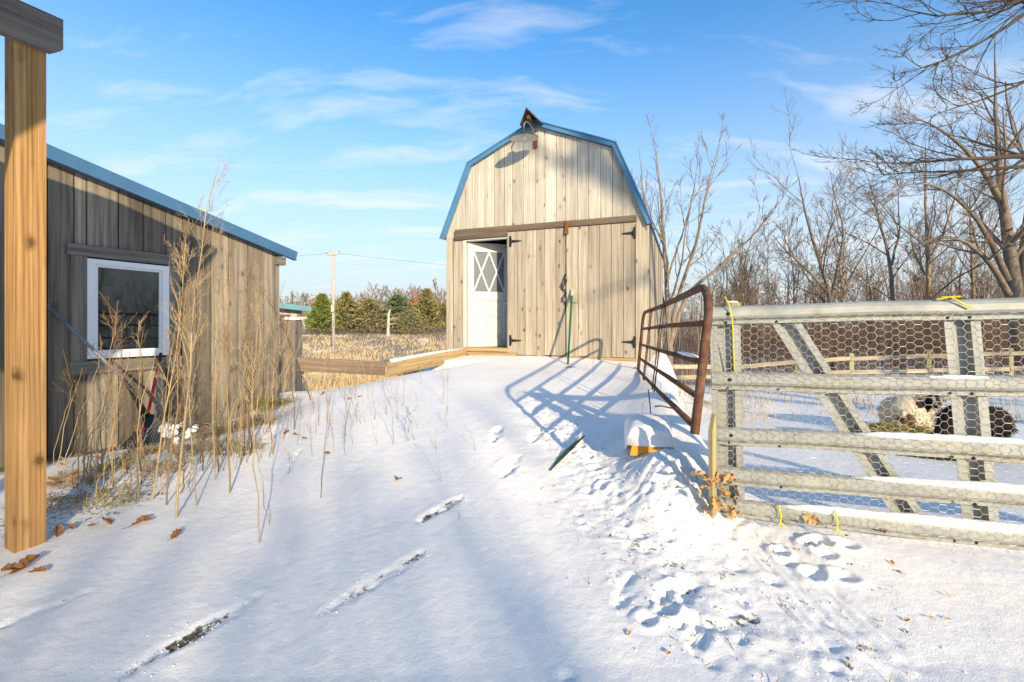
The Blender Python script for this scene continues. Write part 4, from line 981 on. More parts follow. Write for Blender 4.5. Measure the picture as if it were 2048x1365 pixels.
# ------------------------------------------------------------------ conifers across the field
def conifer(name, label, px, pybase, pytop, wpx, y, seed, mat, shape='cone', dens=1.0):
    rng = np.random.default_rng(seed); b = W(px, pybase, y); b[2] = float(G(b[0], b[1])); H = CAMZ-(pytop-650)/F*y-b[2]; Wd = wpx/F*y/2*1.5
    th_ = thing(name, label, 'tree', tuple(b), group='evergreens across the field')
    build(MB().tube([(0, 0, -.3), (0, 0, H*.5), (0, 0, H*.96)], [.16, .11, .02], 7), 'trunk', M_bark, th_)
    n = int(2600*dens); t = rng.uniform(0.04, 1, n)**.8
    if shape == 'cone': prof_ = np.minimum(1, (1-t)*1.55)**.8*(.35+.65*np.minimum(1, t*6))
    else: prof_ = np.sqrt(np.maximum(0, 1-t**2.2))*(.5+.5*np.sin(t*21+seed)**2)*(.6+.4*np.minimum(1, t*3))
    a = rng.uniform(0, 6.283, n); lob = 1+.28*np.sin(a*3+t*9+seed)+.22*np.sin(a*7-t*15)+.12*np.sin(t*40+a*2)
    r = Wd*prof_*lob*np.sqrt(rng.uniform(.18, 1, n))
    c = np.stack([r*np.cos(a), r*np.sin(a), t*H], 1)
    out = np.stack([np.cos(a), np.sin(a), np.full(n, .5 if shape == 'cone' else .0)], 1)+rng.normal(size=(n, 3))*.45; out /= np.linalg.norm(out, axis=1, keepdims=True)
    if shape == 'pine': out[:, 2] -= .15
    sd = np.cross(out, rand_unit(rng, n)); sd /= np.linalg.norm(sd, axis=1, keepdims=True)
    L = H*rng.uniform(.03, .11, n)[:, None]; wv = L*.2
    v = np.stack([c-sd*wv, c+out*L, c+sd*wv, c-out*L*.6], 1).reshape(-1, 3)
    link('crown', mesh_np('crown', v, np.arange(n*4).reshape(-1, 4)), mat, th_); return th_
def foliage(name, a, b): 
    m, t, bs = new_mat(name); vec = objvec(t)
    c = ramp(t, noise(t, vec, 1.6, 6, .7).outputs['Fac'], [(.35, a), (.65, b)]).outputs[0]
    t.links.new(c, bs.inputs['Base Color']); bs.inputs['Roughness'].default_value = .8; return m
M_ev1 = foliage('evergreen_yellowish', (.10, .14, .03), (.26, .29, .075)); M_ev2 = foliage('evergreen_olive', (.13, .13, .05), (.33, .28, .12)); M_ev3 = foliage('evergreen_blue', (.06, .11, .05), (.18, .22, .10))
conifer('cedar_tree', 'dense pointed green cedar left of the utility pole', 645, 662, 590, 38, 66, 1, M_ev1, 'cone', 1.5)
conifer('pine_tree', 'broad olive pine right behind the utility pole', 693, 664, 587, 44, 70, 2, M_ev2, 'cone', 1.3)
conifer('pine_tree', 'spreading tan tinged pine left of the dead snag', 738, 664, 598, 62, 69, 3, M_ev2, 'pine')
conifer('pine_tree', 'tall blue green pine behind the dead snag', 795, 662, 590, 46, 72, 4, M_ev3, 'pine')
conifer('pine_tree', 'low drooping pine with brown skirts right of the snag', 818, 666, 622, 62, 66, 5, M_ev2, 'pine')
conifer('cedar_tree', 'tall narrow olive cedar near the barn corner', 854, 660, 580, 36, 72, 6, M_ev2, 'cone', 1.4)
conifer('cedar_tree', 'dim olive cedar half hidden by the barn', 886, 660, 608, 40, 74, 7, M_ev2, 'cone')
conifer('pine_tree', 'small dark pine between the two taller ones', 768, 664, 620, 34, 76, 8, M_ev3, 'pine')
b = W(776, 668, 62); b[2] = float(G(b[0], b[1]))
sg = thing('dead_snag', 'pale bare dead trunk standing before the pines', 'dead tree', tuple(b))
build(MB().tube([(0, 0, -.2), (.05, 0, 1.6), (.1, 0, 2.9), (.35, 0, 3.6)], [.22, .2, .16, .05], 8), 'trunk', M_birch, sg)
build(MB().tube([(.05, 0, 2.0), (.6, 0, 2.3), (1.4, 0, 2.2)], [.06, .05, .02], 6).tube([(.05, 0, 1.4), (.7, .1, 1.6), (1.3, .1, 1.5)], [.06, .04, .02], 6), 'branches', M_birch, sg)
# russet shrub behind
flakes('russet_oak_leaves', 'russet leaves on the small oaks behind the pines', [W(833, 612, 80), W(838, 603, 80), W(828, 622, 80), W(626, 612, 80)], (.9, .8, 1.0), 700, .22, 33, plain('russet_leaf', (.34, .15, .06), .9, 0, .3, .5))

# ------------------------------------------------------------------ utility pole, distant house, outbuilding
b = W(667, 705, 32); b[2] = float(G(b[0], b[1])); up_ = thing('utility_pole', 'pale wooden utility pole with a short crossarm in the field', 'utility pole', tuple(b), (0, 0, R(8)))
Hh = W(667, 503, 32)[2]-b[2]
build(MB().tube([(0, 0, -.3), (0, 0, Hh*.5), (0, 0, Hh)], [.115, .105, .09], 10), 'pole', M_pole, up_, smooth=True)
build(MB().box(-.50, .50, -.15, -.05, -.065, .065, Matrix.Translation((0, -.03, Hh-.2)) @ Matrix.Rotation(R(-9), 4, 'Y'), bev=.01), 'crossarm', M_pole, up_)
for x in (-.42, .42): build(MB().lathe([(.03, 0), (.05, .03), (.03, .06), (.045, .09), (.0, .12)], 8, Matrix.Translation((x, -.13, Hh-.14+x*.15))), 'insulator', M_gmetal, up_)
build(MB().box(-.1, .1, -.28, -.13, Hh*.40, Hh*.47), 'meter_box', M_pole, up_)
def wire(p, q, sag, name, lab):
    P = [lerp(np.array(p), np.array(q), t)+np.array([0, 0, -sag*4*t*(1-t)]) for t in np.linspace(0, 1, 14)]
    tag(build(MB().tube([tuple(x) for x in P], .007, 4), name, M_black, smooth=True), lab, 'wire')
tp_ = (b[0], b[1], b[2]+Hh-.1)
wire(tp_, (38, 60, 8.2), 1.2, 'overhead_wire', 'thin overhead wire running right from the utility pole')
wire(tp_, (-50, 45, 10), 1.2, 'overhead_wire', 'thin overhead wire running left from the utility pole')
wire((b[0], b[1], b[2]+Hh*.57), (-60, 80, 7), .4, 'overhead_wire', 'lower thin wire leaving the middle of the pole')
hb = W(612, 665, 95); hb[2] = float(G(hb[0], hb[1])); hs_ = thing('farm_house', 'distant white house with a brown roof beyond the shed', 'house', tuple(hb), (0, 0, R(-20)))
build(MB().box(-6, 2.0, 0, 6, -.5, 2.9), 'wall', M_white, hs_)
build(MB().prism([(-.4, 2.8), (3.2, 4.9), (6.4, 2.8)], -6.4, 2.4, axis='x'), 'roof', plain('brown_shingle', (.25, .14, .09), .9), hs_)
for x in (-2.5, .2): build(MB().box(x-.5, x+.5, -.04, -.005, 1.0, 2.1), 'window', M_pane, hs_)
ob = W(588, 690, 12.5); ob[2] = float(G(ob[0], ob[1])); os_ = thing('outbuilding', 'small open outbuilding with teal metal roof behind the shed', 'outbuilding', tuple(ob), (0, 0, R(25)))
zt = W(590, 612, 12.5)[2]-ob[2]
build(MB().box(-.08, .08, -.08, .08, -.3, zt-.06, bev=.01), 'post', M_pole, os_)
build(MB().box(-3.2, -.5, .4, .46, -.3, zt), 'wall', M_shed, os_)
build(MB().box(-2.4, -2.3, -.08, .08, -.3, zt-.06), 'post', M_pole, os_)
build(MB().prism([(-3.6, zt+.38), (.42, zt-.06), (.42, zt-.02), (-3.6, zt+.44)], -.35, 1.9).prism([(-3.6, zt+.26), (.43, zt-.16), (.43, zt-.02), (-3.6, zt+.43)], -.39, -.351), 'roof', M_teal, os_)
build(MB().box(-2.9, .2, -.06, .06, zt-.24, zt-.065, Matrix.Rotation(0, 4, 'Y')), 'header', M_pole, os_)

# dry grass in the field (uncountable)
def grass(name, label, n, pxr, yr, hr, seed, mat, wid=.012):
    rng = np.random.default_rng(seed); y = np.exp(rng.uniform(math.log(yr[0]), math.log(yr[1]), n)); px = rng.uniform(*pxr, n); x = (px-1024)/F*y
    keep = (np.sin(x*.7+y*.31)+np.sin(x*1.9-y*.7)+rng.normal(size=n)*.9) > -.35
    x, y = x[keep], y[keep]; n = len(x); z = G(x, y); h = rng.uniform(*hr, n); a = rng.uniform(0, 6.28, n); w = wid*(.6+y/25)
    lean = rng.normal(size=(n, 2))*.35*h[:, None]
    b0 = np.stack([x-np.cos(a)*w, y-np.sin(a)*w, z-.02], 1); b1 = np.stack([x+np.cos(a)*w, y+np.sin(a)*w, z-.02], 1); tp = np.stack([x+lean[:, 0], y+lean[:, 1], z+h], 1)
    return tag(link(name, mesh_np(name, np.stack([b0, b1, tp], 1).reshape(-1, 3), np.arange(n*3).reshape(-1, 3)), mat), label, 'grass', kind='stuff')
grass('field_grass', 'tall straw coloured dry grass standing in the field', 26000, (250, 1010), (9.8, 62), (.12, .42), 41, M_straw2)
grass('field_grass', 'pale dry grass poking through snow in the pen', 5000, (1330, 2300), (6.5, 26), (.08, .3), 42, M_straw, .008)

# ------------------------------------------------------------------ rail fence in the pen
fn = thing('rail_fence', 'low wooden post and rail fence across the far side of the pen', 'fence', (9, 13, -.4))
fp = []
for px, d in ((1318, 11.2), (1478, 13.6), (1592, 13.4), (1701, 13.2), (1855, 12.9), (2019, 12.6), (2190, 12.3)):
    fp.append((px, d))
uy_ = lambda px: np.interp(px, [1318, 1478, 1640, 2048, 2200], [729, 730, 716, 702, 697])
ly_ = lambda px: np.interp(px, [1318, 1478, 1640, 2048, 2200], [752, 749, 742, 732, 728])
for i, (px, d) in enumerate(fp):
    t_ = W(px, uy_(px)-7, d); gz = float(G(t_[0], t_[1]))
    build(MB().box(t_[0]-.065, t_[0]+.065, t_[1]-.05, t_[1]+.05, gz-.2, t_[2], bev=.01), 'post', M_fpost, fn, world=True)
for (p0_, d0), (p1_, d1) in zip(fp[:-1], fp[1:]):
    for fy in (uy_, ly_):
        plank_between(W(p0_, fy(p0_), d0-.075)+np.array([.01, 0, 0]), W(p1_, fy(p1_), d1-.075)+np.array([-.01, 0, rw_.uniform(-.02, .02)]), .115, .04, 'rail', M_rail, fn)

# ------------------------------------------------------------------ goats and hay
def blob_mesh(name, balls, limbs, voxel=.012):
    mb = MB()
    def sphere(c, r, rot=None):
        c = Vector(c); rx, ry, rz2 = r; k, l = 14, 9; V = []
        Rm = rot or Matrix.Identity(4)
        pr = [(math.sin(math.pi*j/l), -math.cos(math.pi*j/l)) for j in range(l+1)]
        mb.lathe([(max(a, .001), b) for a, b in pr], k, Matrix.Translation(c) @ Rm @ Matrix.Diagonal((rx, ry, rz2, 1)))
    for b in balls: sphere(*b)
    for pts, rad in limbs: mb.tube(pts, rad, 10)
    me = bpy.data.meshes.new(name); me.from_pydata(mb.v, [], mb.f); recalc(me)
    o = bpy.data.objects.new('tmp', me); C.objects.link(o); mo = o.modifiers.new('r', 'REMESH'); mo.mode = 'VOXEL'; mo.voxel_size = voxel
    sm = o.modifiers.new('s', 'SMOOTH'); sm.iterations = 3; sm.factor = .5
    dg = bpy.context.evaluated_depsgraph_get(); dg.update(); m2 = bpy.data.meshes.new_from_object(o.evaluated_get(dg)); bpy.data.objects.remove(o)
    for p in m2.polygons: p.use_smooth = True
    m2.name = name; return m2
def paint(me, fn_):
    n = len(me.vertices); co = np.empty(n*3, np.float32); me.vertices.foreach_get('co', co); co = co.reshape(-1, 3)
    c = np.ones((n, 4), np.float32); c[:, :3] = fn_(co)
    at = me.attributes.new('coat', 'FLOAT_COLOR', 'POINT'); at.data.foreach_set('color', c.ravel())
def coat_mat():
    m, t, b = new_mat('goat_coat'); at = N(t, 'ShaderNodeAttribute', attribute_name='coat'); vec = objvec(t, False)
    n_ = noise(t, mapped(t, vec, (60, 60, 22)), 1, 5, .7); r_ = ramp(t, n_.outputs['Fac'], [(.3, (.65, .65, .65)), (.7, (1.15, 1.15, 1.15))]).outputs[0]
    t.links.new(mixcol(t, 1, at.outputs['Color'], r_, 'MULTIPLY'), b.inputs['Base Color']); b.inputs['Roughness'].default_value = .9; b.inputs['Specular IOR Level'].default_value = .15
    bump(t, b, n_.outputs['Fac'], .8, .012); return m
M_coat = coat_mat()
def fur(me, parent, n, ln, seed):
    rng = np.random.default_rng(seed); nv = len(me.vertices); co = np.empty(nv*3, np.float32); me.vertices.foreach_get('co', co); co = co.reshape(-1, 3); no = np.empty(nv*3, np.float32); me.vertices.foreach_get('normal', no); no = no.reshape(-1, 3)
    col = np.empty(nv*4, np.float32); me.attributes['coat'].data.foreach_get('color', col); col = col.reshape(-1, 4)
    i = rng.integers(0, nv, n); i = i[co[i, 2] > .05]; n = len(i); p = co[i]; d = no[i]*.45+np.array([0, 0, -.75])+rng.normal(size=(n, 3))*.3; d /= np.linalg.norm(d, axis=1, keepdims=True); s_ = np.cross(d, no[i]); s_ /= np.linalg.norm(s_, axis=1, keepdims=True)+1e-6
    L = ln*rng.uniform(.5, 1.2, n)[:, None]; p = p+no[i]*.004
    m2 = mesh_np('fur', np.stack([p-s_*.006, p+s_*.006, p+d*L+no[i]*.012], 1).reshape(-1, 3), np.arange(n*3).reshape(-1, 3))
    at = m2.attributes.new('coat', 'FLOAT_COLOR', 'POINT'); cc = np.repeat(col[i]*rng.uniform(.75, 1.2, n)[:, None], 3, 0).astype(np.float32); at.data.foreach_set('color', cc.ravel())
    tag(link('fur', m2, M_coat, parent), kind='stuff')
# cream goat lying with its head turned to the camera; local -y faces the camera
gl = W(1812, 868, 6.0); gl[2] = GZ(gl[0], gl[1])
g1 = thing('goat', 'cream goat with dark striped face lying on hay in the pen', 'goat', tuple(gl), (0, 0, R(-18)))
hx, hy, hz_ = .20, -.20, .43
balls = [((-.02, .02, .23), (.25, .34, .235)), ((-.05, -.12, .26), (.22, .22, .225)), ((.05, .22, .22), (.2, .22, .2)), ((-.13, -.14, .10), (.13, .2, .10)), ((.12, -.12, .10), (.11, .2, .10)),
         ((hx, hy-.02, hz_+.025), (.075, .085, .078)), ((hx, hy-.09, hz_-.02), (.052, .07, .055)), ((hx, hy-.14, hz_-.045), (.042, .038, .04)), ((.16, .14, .25), (.12, .14, .14))]
limbs = [([(.13, .10, .22), (.19, -.04, .32), (hx, hy+.01, hz_)], [.12, .085, .065]),
         ([(hx-.06, hy, hz_+.045), (hx-.12, hy+.01, hz_+.055), (hx-.19, hy+.0, hz_+.075)], [.024, .034, .01]), ([(hx+.06, hy, hz_+.045), (hx+.12, hy+.01, hz_+.05), (hx+.19, hy, hz_+.07)], [.024, .034, .01]),
         ([(hx-.02, hy, hz_+.07), (hx-.03, hy+.05, hz_+.12), (hx-.035, hy+.10, hz_+.13)], [.014, .011, .004]), ([(hx+.02, hy, hz_+.07), (hx+.03, hy+.05, hz_+.12), (hx+.035, hy+.10, hz_+.13)], [.014, .011, .004]),
         ([(-.16, -.25, .05), (-.02, -.36, .03)], [.035, .025]), ([(.12, -.25, .05), (.02, -.34, .03)], [.035, .025]), ([(-.16, -.3, .3), (-.18, -.36, .26), (-.175, -.38, .2)], [.03, .025, .01])]
def c1(co):
    x, y, z = co.T; c = np.tile(np.array([.70, .60, .43], np.float32), (len(co), 1))
    c[np.hypot(x+.12, z-.2)+.3*np.maximum(0, y) < .085] = (.16, .09, .05)
    c[(z < .07)] = (.30, .24, .17)
    hd_ = (np.hypot(x-hx, z-hz_) < .22) & (y < -.08) & (z > .33) & (x > -.02)
    c[hd_ & (z > hz_-.07)] = (.045, .035, .03)
    c[hd_ & (np.abs(np.abs(x-hx)-.036) < .013) & (z > hz_-.06) & (z < hz_+.075)] = (.6, .54, .44)
    c[hd_ & (z < hz_-.02) & (y < hy-.11)] = (.5, .44, .36)
    c[hd_ & (np.abs(x-hx) > .085) & (z > hz_)] = (.36, .27, .19)
    c[(x > .1) & (x < .17) & (z > .30) & (y < .05) & (z < hz_-.02)] = (.05, .04, .03)
    return c
me = blob_mesh('body', balls, limbs, .011); paint(me, c1); link('body', me, M_coat, g1); fur(me, g1, 2600, .028, 3)
ey = MB()
for s in (-1, 1): ey.lathe([(.001, -.011), (.008, -.007), (.011, 0), (.008, .007), (.001, .011)], 8, Matrix.Translation((hx+s*.058, hy-.075, hz_+.035)))
build(ey, 'eyes', M_black, g1, smooth=True)
# dark goat standing with its head down
gl = W(1950, 942, 4.45); gl[2] = GZ(gl[0], gl[1])
g2 = thing('goat', 'black brown goat standing head down behind the gate upright', 'goat', tuple(gl), (0, 0, R(8)))
balls = [((0, 0, .39), (.31, .145, .15)), ((.2, 0, .38), (.15, .14, .15)), ((-.2, 0, .40), (.16, .135, .15)), ((-.47, -.03, .20), (.085, .05, .05), Matrix.Rotation(R(-55), 4, 'Y')), ((-.50, -.03, .14), (.05, .035, .035))]
limbs = [([(-.26, 0, .42), (-.36, -.02, .36), (-.44, -.03, .25)], [.10, .075, .055])]
for sy in (-.075, .075):
    limbs += [([(-.2, sy, .34), (-.2, sy, .18), (-.205, sy, .10), (-.2, sy, .02), (-.21, sy, -.01)], [.065, .034, .026, .022, .026]),
              ([(.22, sy, .36), (.19, sy, .24), (.25, sy, .14), (.235, sy, .05), (.225, sy, -.01)], [.09, .05, .028, .022, .026]),
              ([(-.43, sy*.5-.03, .26), (-.40, sy*1.3-.03, .26), (-.38, sy*2-.03, .23)], [.02, .022, .007]),
              ([(-.44, sy*.3-.03, .28), (-.38, sy*.4-.03, .33), (-.34, sy*.4-.03, .34)], [.014, .011, .004])]
limbs.append(([(.32, 0, .44), (.37, 0, .40), (.38, 0, .34)], [.03, .025, .012]))
def c2(co):
    x, y, z = co.T; c = np.tile(np.array([.022, .018, .016], np.float32), (len(co), 1)); c[(x > .12) & (z > .40) & (y < 0)] = (.05, .03, .022); c[z < .03] = (.05, .04, .035); return c
me = blob_mesh('body', balls, limbs, .012); paint(me, c2); link('body', me, M_coat, g2); fur(me, g2, 3000, .03, 4)
def haypile(name, label, c, r, h, n, seed, mat):
    rng = np.random.default_rng(seed); a = rng.uniform(0, 6.28, n); q = np.sqrt(rng.uniform(0, 1, n)); x = c[0]+r[0]*q*np.cos(a); y = c[1]+r[1]*q*np.sin(a)
    z = np.array([GZ(i, j) for i, j in zip(x, y)])+h*(1-q**2)*rng.uniform(.2, 1, n); d = rng.normal(size=(n, 3))*np.array([1, 1, .35]); d /= np.linalg.norm(d, axis=1, keepdims=True); L = rng.uniform(.04, .11, n)[:, None]
    P = np.stack([np.stack([x, y, z], 1)-d*L, np.stack([x, y, z+.01], 1)+d*L], 1); v, f = tubes(P, np.full((n, 2), .004), 3)
    return tag(link(name, mesh_np(name, v, f), mat), label, 'hay', kind='stuff')
haypile('hay_pile', 'loose green yellow hay scattered beneath the cream goat', W(1800, 868, 5.8)[:2], (.55, .4), .14, 3500, 51, M_hay)
haypile('hay_pile', 'dark hay strands on the pen snow before the goats', W(1850, 920, 4.7)[:2], (.42, .3), .05, 2600, 52, plain('dark_hay', (.07, .075, .04), .9, 0, .4, 6))  # strands coloured much darker than those under the cream goat

# ------------------------------------------------------------------ dry weeds by the shed
wrng = np.random.default_rng(77)
def weed(pts, r0, label, group=None, branches=8, twigs=3, spread=.22, tmin=.35, seed=0, mat=None, name='dry_weed', ang=(.25, .7), grain=0):
    """pts: picture points from the root up; the root stands on the ground"""
    rng = np.random.default_rng(seed+500)
    base = ray(*pts[0]); d0 = base[1]; th_ = thing(name, label, 'weed', tuple(base), group=group)
    P = [np.array([0, 0, -.06])]
    for (px, py, *dd) in pts[1:]: P.append(W(px, py, d0+(dd[0] if dd else 0))-base)
    Q = resample([tuple(p)+(0,) for p in P], 10)[:, :3]; Q[1:-1] += rng.normal(size=Q[1:-1].shape)*.006
    r0 = r0*.68; S = Q[None]; Rr = (r0*np.linspace(1, .3, 10))[None]; branches = int(branches*1.9); spread = spread*.72
    v, f = tubes(S, Rr, 6); link('stem', mesh_np('stem', v, f, True), mat or M_straw, th_)
    if branches:
        A, Ra = spawn(S, Rr, branches, spread, ang, .05, 5, rng, tmin, .45, .0013, .12); parts = [tubes(A, Ra, 4)]
        if twigs: Bq, Rb = spawn(A, Ra, twigs, .5, (.3, .8), .06, 4, rng, .2, .6, .0012, .15); parts.append(tubes(Bq, Rb, 3))
        if grain:
            Cq, Rc = spawn(Bq, Rb, grain, .3, (.3, 1.2), -.05, 3, rng, .3, .7, .0012, .15); parts.append(tubes(Cq, Rc, 3))
        v, f = merge(parts); tag(link('side_branches', mesh_np('side_branches', v, f), mat or M_straw, th_), kind='stuff')
    return th_
GW = 'dry weeds along the shed'
weed([(352, 1035), (362, 900), (383, 700), (395, 520), (432, 350)], .011, 'tallest dry weed stalk with feathery top above the shed roof', GW, 20, 4, .22, .45, 1, grain=2)
weed([(302, 1000), (330, 850), (352, 700), (366, 560), (372, 470)], .009, 'thick golden weed stalk rising right of the window', GW, 18, 4, .22, .3, 2, grain=2)
weed([(332, 1010), (348, 850), (362, 680), (375, 560)], .008, 'golden weed stalk close beside the window frame', GW, 14, 4, .2, .3, 3, M_strawb, grain=2)
weed([(395, 1012), (378, 800), (368, 640), (340, 560)], .007, 'bent golden weed stalk leaning left across the window edge', GW, 10, 4, .25, .4, 4)
weed([(460, 985), (458, 850), (456, 700), (454, 530)], .009, 'straight golden weed stalk before the shed boards', GW, 20, 4, .22, .35, 5, M_strawb, grain=2)
weed([(431, 960), (425, 800), (436, 640), (438, 540)], .006, 'slim pale weed stalk left of the straight one', GW, 8, 3, .2, .5, 6)
weed([(520, 1088), (510, 960), (503, 830), (510, 690), (522, 590)], .0055, 'nearest tall weed rooted in the open snow', GW, 12, 4, .22, .5, 7, grain=1)
weed([(541, 1048), (520, 960), (512, 900)], .0045, 'short bent weed beside the nearest tall one', GW, 0, 0, seed=8)
weed([(512, 940), (560, 960), (630, 975), (690, 986)], .004, 'thin weed stem bowed over to the snow', GW, 5, 2, .12, .6, 9, M_strawd)
weed([(640, 995), (648, 900), (660, 800), (668, 740)], .0042, 'lone dark weed stem in the shaded snow', GW, 3, 2, .12, .5, 10, M_strawd)
weed([(228, 975), (226, 850), (215, 735), (232, 625)], .007, 'bushy topped weed before the window', GW, 16, 5, .32, .5, 11, M_strawb, ang=(.3, .9), grain=1)
weed([(281, 930), (281, 800), (279, 640)], .006, 'thin straight weed at the middle of the window', GW, 8, 4, .22, .5, 12)
weed([(480, 930), (487, 780), (492, 640), (497, 540)], .007, 'slender golden weed with drooping fronds by the shed corner', GW, 16, 4, .2, .3, 13, M_strawb, grain=2)
weed([(505, 880), (520, 760), (522, 640), (515, 560)], .007, 'golden weed with curled fronds near the shed corner', GW, 14, 4, .22, .3, 14, grain=2)
weed([(545, 850), (548, 740), (552, 640)], .006, 'low golden weed at the shed corner', GW, 14, 4, .25, .3, 15, grain=2)
weed([(345, 640), (340, 620), (285, 610)], .001, 'x', GW, 0, 0, seed=99) if False else None
for k, (a, b) in enumerate((((112, 935), (165, 735)), ((120, 940), (186, 770)), ((104, 930), (150, 760)), ((128, 935), (188, 812)))):
    weed([a, ((a[0]+b[0])//2-4, (a[1]+b[1])//2), b], .0045, 'pale straw stalk in the sheaf between post and window', 'straw sheaf beside the post', 0, 0, seed=20+k)
k = 0
for i in range(72):
    px = wrng.uniform(150, 600); py = np.interp(px, [150, 300, 560], [985, 985, 880])+wrng.uniform(-40, 30); h = wrng.uniform(60, 330)
    weed([(px, py), (px+wrng.uniform(-12, 12), py-h*.5), (px+wrng.uniform(-35, 45), py-h)], wrng.uniform(.0035, .0075), 'thin dry weed stalk among the weeds along the shed wall', 'thin stalks along the shed wall', int(wrng.integers(2, 9)), 3, .25, .4, 40+i, [M_straw, M_straw, M_strawb, M_strawg, M_strawd][int(wrng.integers(0, 5))])
for i, (px, py, h, l) in enumerate([(595, 890, 160, -8), (700, 790, 90, 5), (712, 800, 120, -10), (735, 800, 90, 12), (655, 860, 110, 25), (775, 830, 80, -12), (752, 890, 120, 10), (805, 812, 70, 6), (870, 900, 45, 3), (885, 965, 90, -22), (920, 1038, 28, -3), (830, 880, 70, -18), (1133, 1, 0, 0), (690, 835, 60, 10), (845, 770, 60, -14), (1128, 838, 48, 0), (1205, 812, 24, 6), (1283, 830, 30, 8), (1170, 740, 30, 18), (1185, 752, 46, 4), (955, 900, 60, -30), (625, 800, 90, 30), (605, 840, 100, -30)]):
    if py < 10: continue
    weed([(px, py), (px+l*.4, py-h*.55), (px+l, py-h)], .003, 'thin dry stem sticking up out of the ramp snow', 'stems in the ramp snow', 2 if i % 2 else 0, 2, .25, .5, 80+i, M_strawd if i % 3 else M_straw)
for i in range(34):
    px = wrng.uniform(560, 900); py = np.interp(px, [560, 900], [900, 800])+wrng.uniform(-70, 60); h = wrng.uniform(40, 150)
    weed([(px, py), (px+wrng.uniform(-8, 8), py-h*.5), (px+wrng.uniform(-30, 30), py-h)], wrng.uniform(.0025, .0042), 'fine dry stem on the left slope of the ramp', 'fine stems on the left slope', int(wrng.integers(1, 5)), 2, .25, .4, 300+i, [M_strawd, M_strawb, M_strawg, M_straw][int(wrng.integers(0, 4))])
# dark leaning sticks by the boards
for k, (pts, r, lab) in enumerate([([(625, 800), (590, 705), (545, 600), (500, 545)], .010, 'long dark stick leaning from the snow towards the shed'), ([(640, 770), (655, 715), (668, 650), (672, 600)], .011, 'crooked dark vine stem beside the utility pole'), ([(598, 700), (600, 640), (602, 600), (606, 585)], .009, 'thin dark upright vine before the teal roof')]):
    weed(pts, r, lab, None, 8, 3, .16, .5, 120+k, M_strawd, 'dead_stick')
# matted grass tussocks on the snow bank
def tussock(name, label, px, py, rx, n, hl, seed, mat):
    rng = np.random.default_rng(seed); c = ray(px, py); a = rng.uniform(0, 6.28, n); q = np.sqrt(rng.uniform(0, 1, n))*rx
    x = c[0]+q*np.cos(a); y = c[1]+q*np.sin(a)*.7; z = np.array([GZ(i, j) for i, j in zip(x, y)]); o = np.stack([x, y, z-.01], 1)-np.array(c)
    ln = rng.uniform(.4, 1, n)[:, None]*hl; l = rng.normal(size=(n, 3))*np.array([.8, .6, .15])+np.array([0, 0, .55]); l /= np.linalg.norm(l, axis=1, keepdims=True)
    P = np.stack([o, o+l*ln*.5+np.array([0, 0, .01]), o+l*ln*np.array([1.15, 1.15, .55])], 1); v, f = tubes(P, np.full((n, 3), .0022)*np.array([[1, .9, .4]]), 3)
    ob_ = link(name, mesh_np(name, v, f), mat); ob_.location = c; return tag(ob_, label, 'grass', kind='stuff')
for k, (px, py, rx, n, hl, lab) in enumerate([(240, 930, .22, 150, .18, 'matted dry grass between the post and the rake'), (320, 940, .18, 120, .15, 'matted dry grass below the rake head'), (150, 960, .22, 130, .16, 'dry grass behind the porch post'), (220, 1000, .2, 90, .2, 'tangled stems at the foot of the bushy weed'), (435, 868, .25, 260, .26, 'golden grass tuft along the shed wall foot'), (505, 850, .22, 220, .3, 'golden grass tuft near the shed corner'), (545, 815, .2, 200, .3, 'golden grass tuft at the shed corner'), (635, 775, .12, 120, .14, 'flattened dead tuft on the snow bank'), (1140, 735, .06, 60, .07, 'small tuft at the foot of the green post'), (560, 770, .2, 120, .3, 'grass against the old square post'), (1440, 985, .06, 90, .16, 'straw caught in the gate corner'), (395, 900, .22, 160, .2, 'low dry grass before the middle of the shed wall'), (470, 900, .2, 130, .2, 'low dry grass right of the straight weed'), (300, 905, .16, 120, .16, 'dry grass around the shovel foot'), (120, 1010, .16, 90, .16, 'dry stems right of the porch post')]):
    tussock('grass_tuft', lab, px, py, rx, n, hl, 150+k, M_straw if k % 3 else M_hay)

# ------------------------------------------------------------------ dead leaves
def leaf_mesh(seed):
    r = random.Random(seed); n = 9; pts = []
    for s in (1, -1):
        for i in range(n):
            t = i/(n-1); w = (.28+.5*math.sin(math.pi*min(1, t*1.05)))*(1 if i % 2 == 0 else .55)*.45
            if i in (0,): w = .03
            if i == n-1: w = .02
            pts.append((t-.5, s*w))
    V = [(x*.1, y*.1, .012*math.sin(x*4+r.random())+.35*abs(y)*.1*r.uniform(.5, 1.4)+.02*(x**2)) for x, y in pts]+[((i/(n-1)-.5)*.1, 0, -.006+.02*((i/(n-1)-.5)**2)) for i in range(n)]
    Fc = []
    for i in range(n-1): Fc += [(2*n+i, 2*n+i+1, i+1, i), (n+i, n+i+1, 2*n+i+1, 2*n+i)]
    Fc.append((2*n, 2*n, 2*n)) if False else None
    mb = MB().add(V, Fc); mb.tube([(-.05, 0, -.005), (-.065, .002, .0), (-.085, .006, .006)], .0013, 4, False)
    me = bpy.data.meshes.new('leaf'); me.from_pydata(mb.v, [], mb.f); return me
lm = [leaf_mesh(i) for i in range(4)]; lmp = [leaf_mesh(10+i) for i in range(3)]
for m_ in lm: m_.materials.append(M_leaf)
for m_ in lmp: m_.materials.append(M_leafp)
lr = random.Random(9)
def leaf(p, s, label, group, pale=False, tilt=.6):
    o = link('dead_leaf', lr.choice(lmp if pale else lm)); o.location = p; o.rotation_euler = (lr.uniform(-tilt, tilt), lr.uniform(-tilt, tilt), lr.uniform(0, 6.28)); o.scale = (s,)*3; tag(o, label, 'leaf', group)
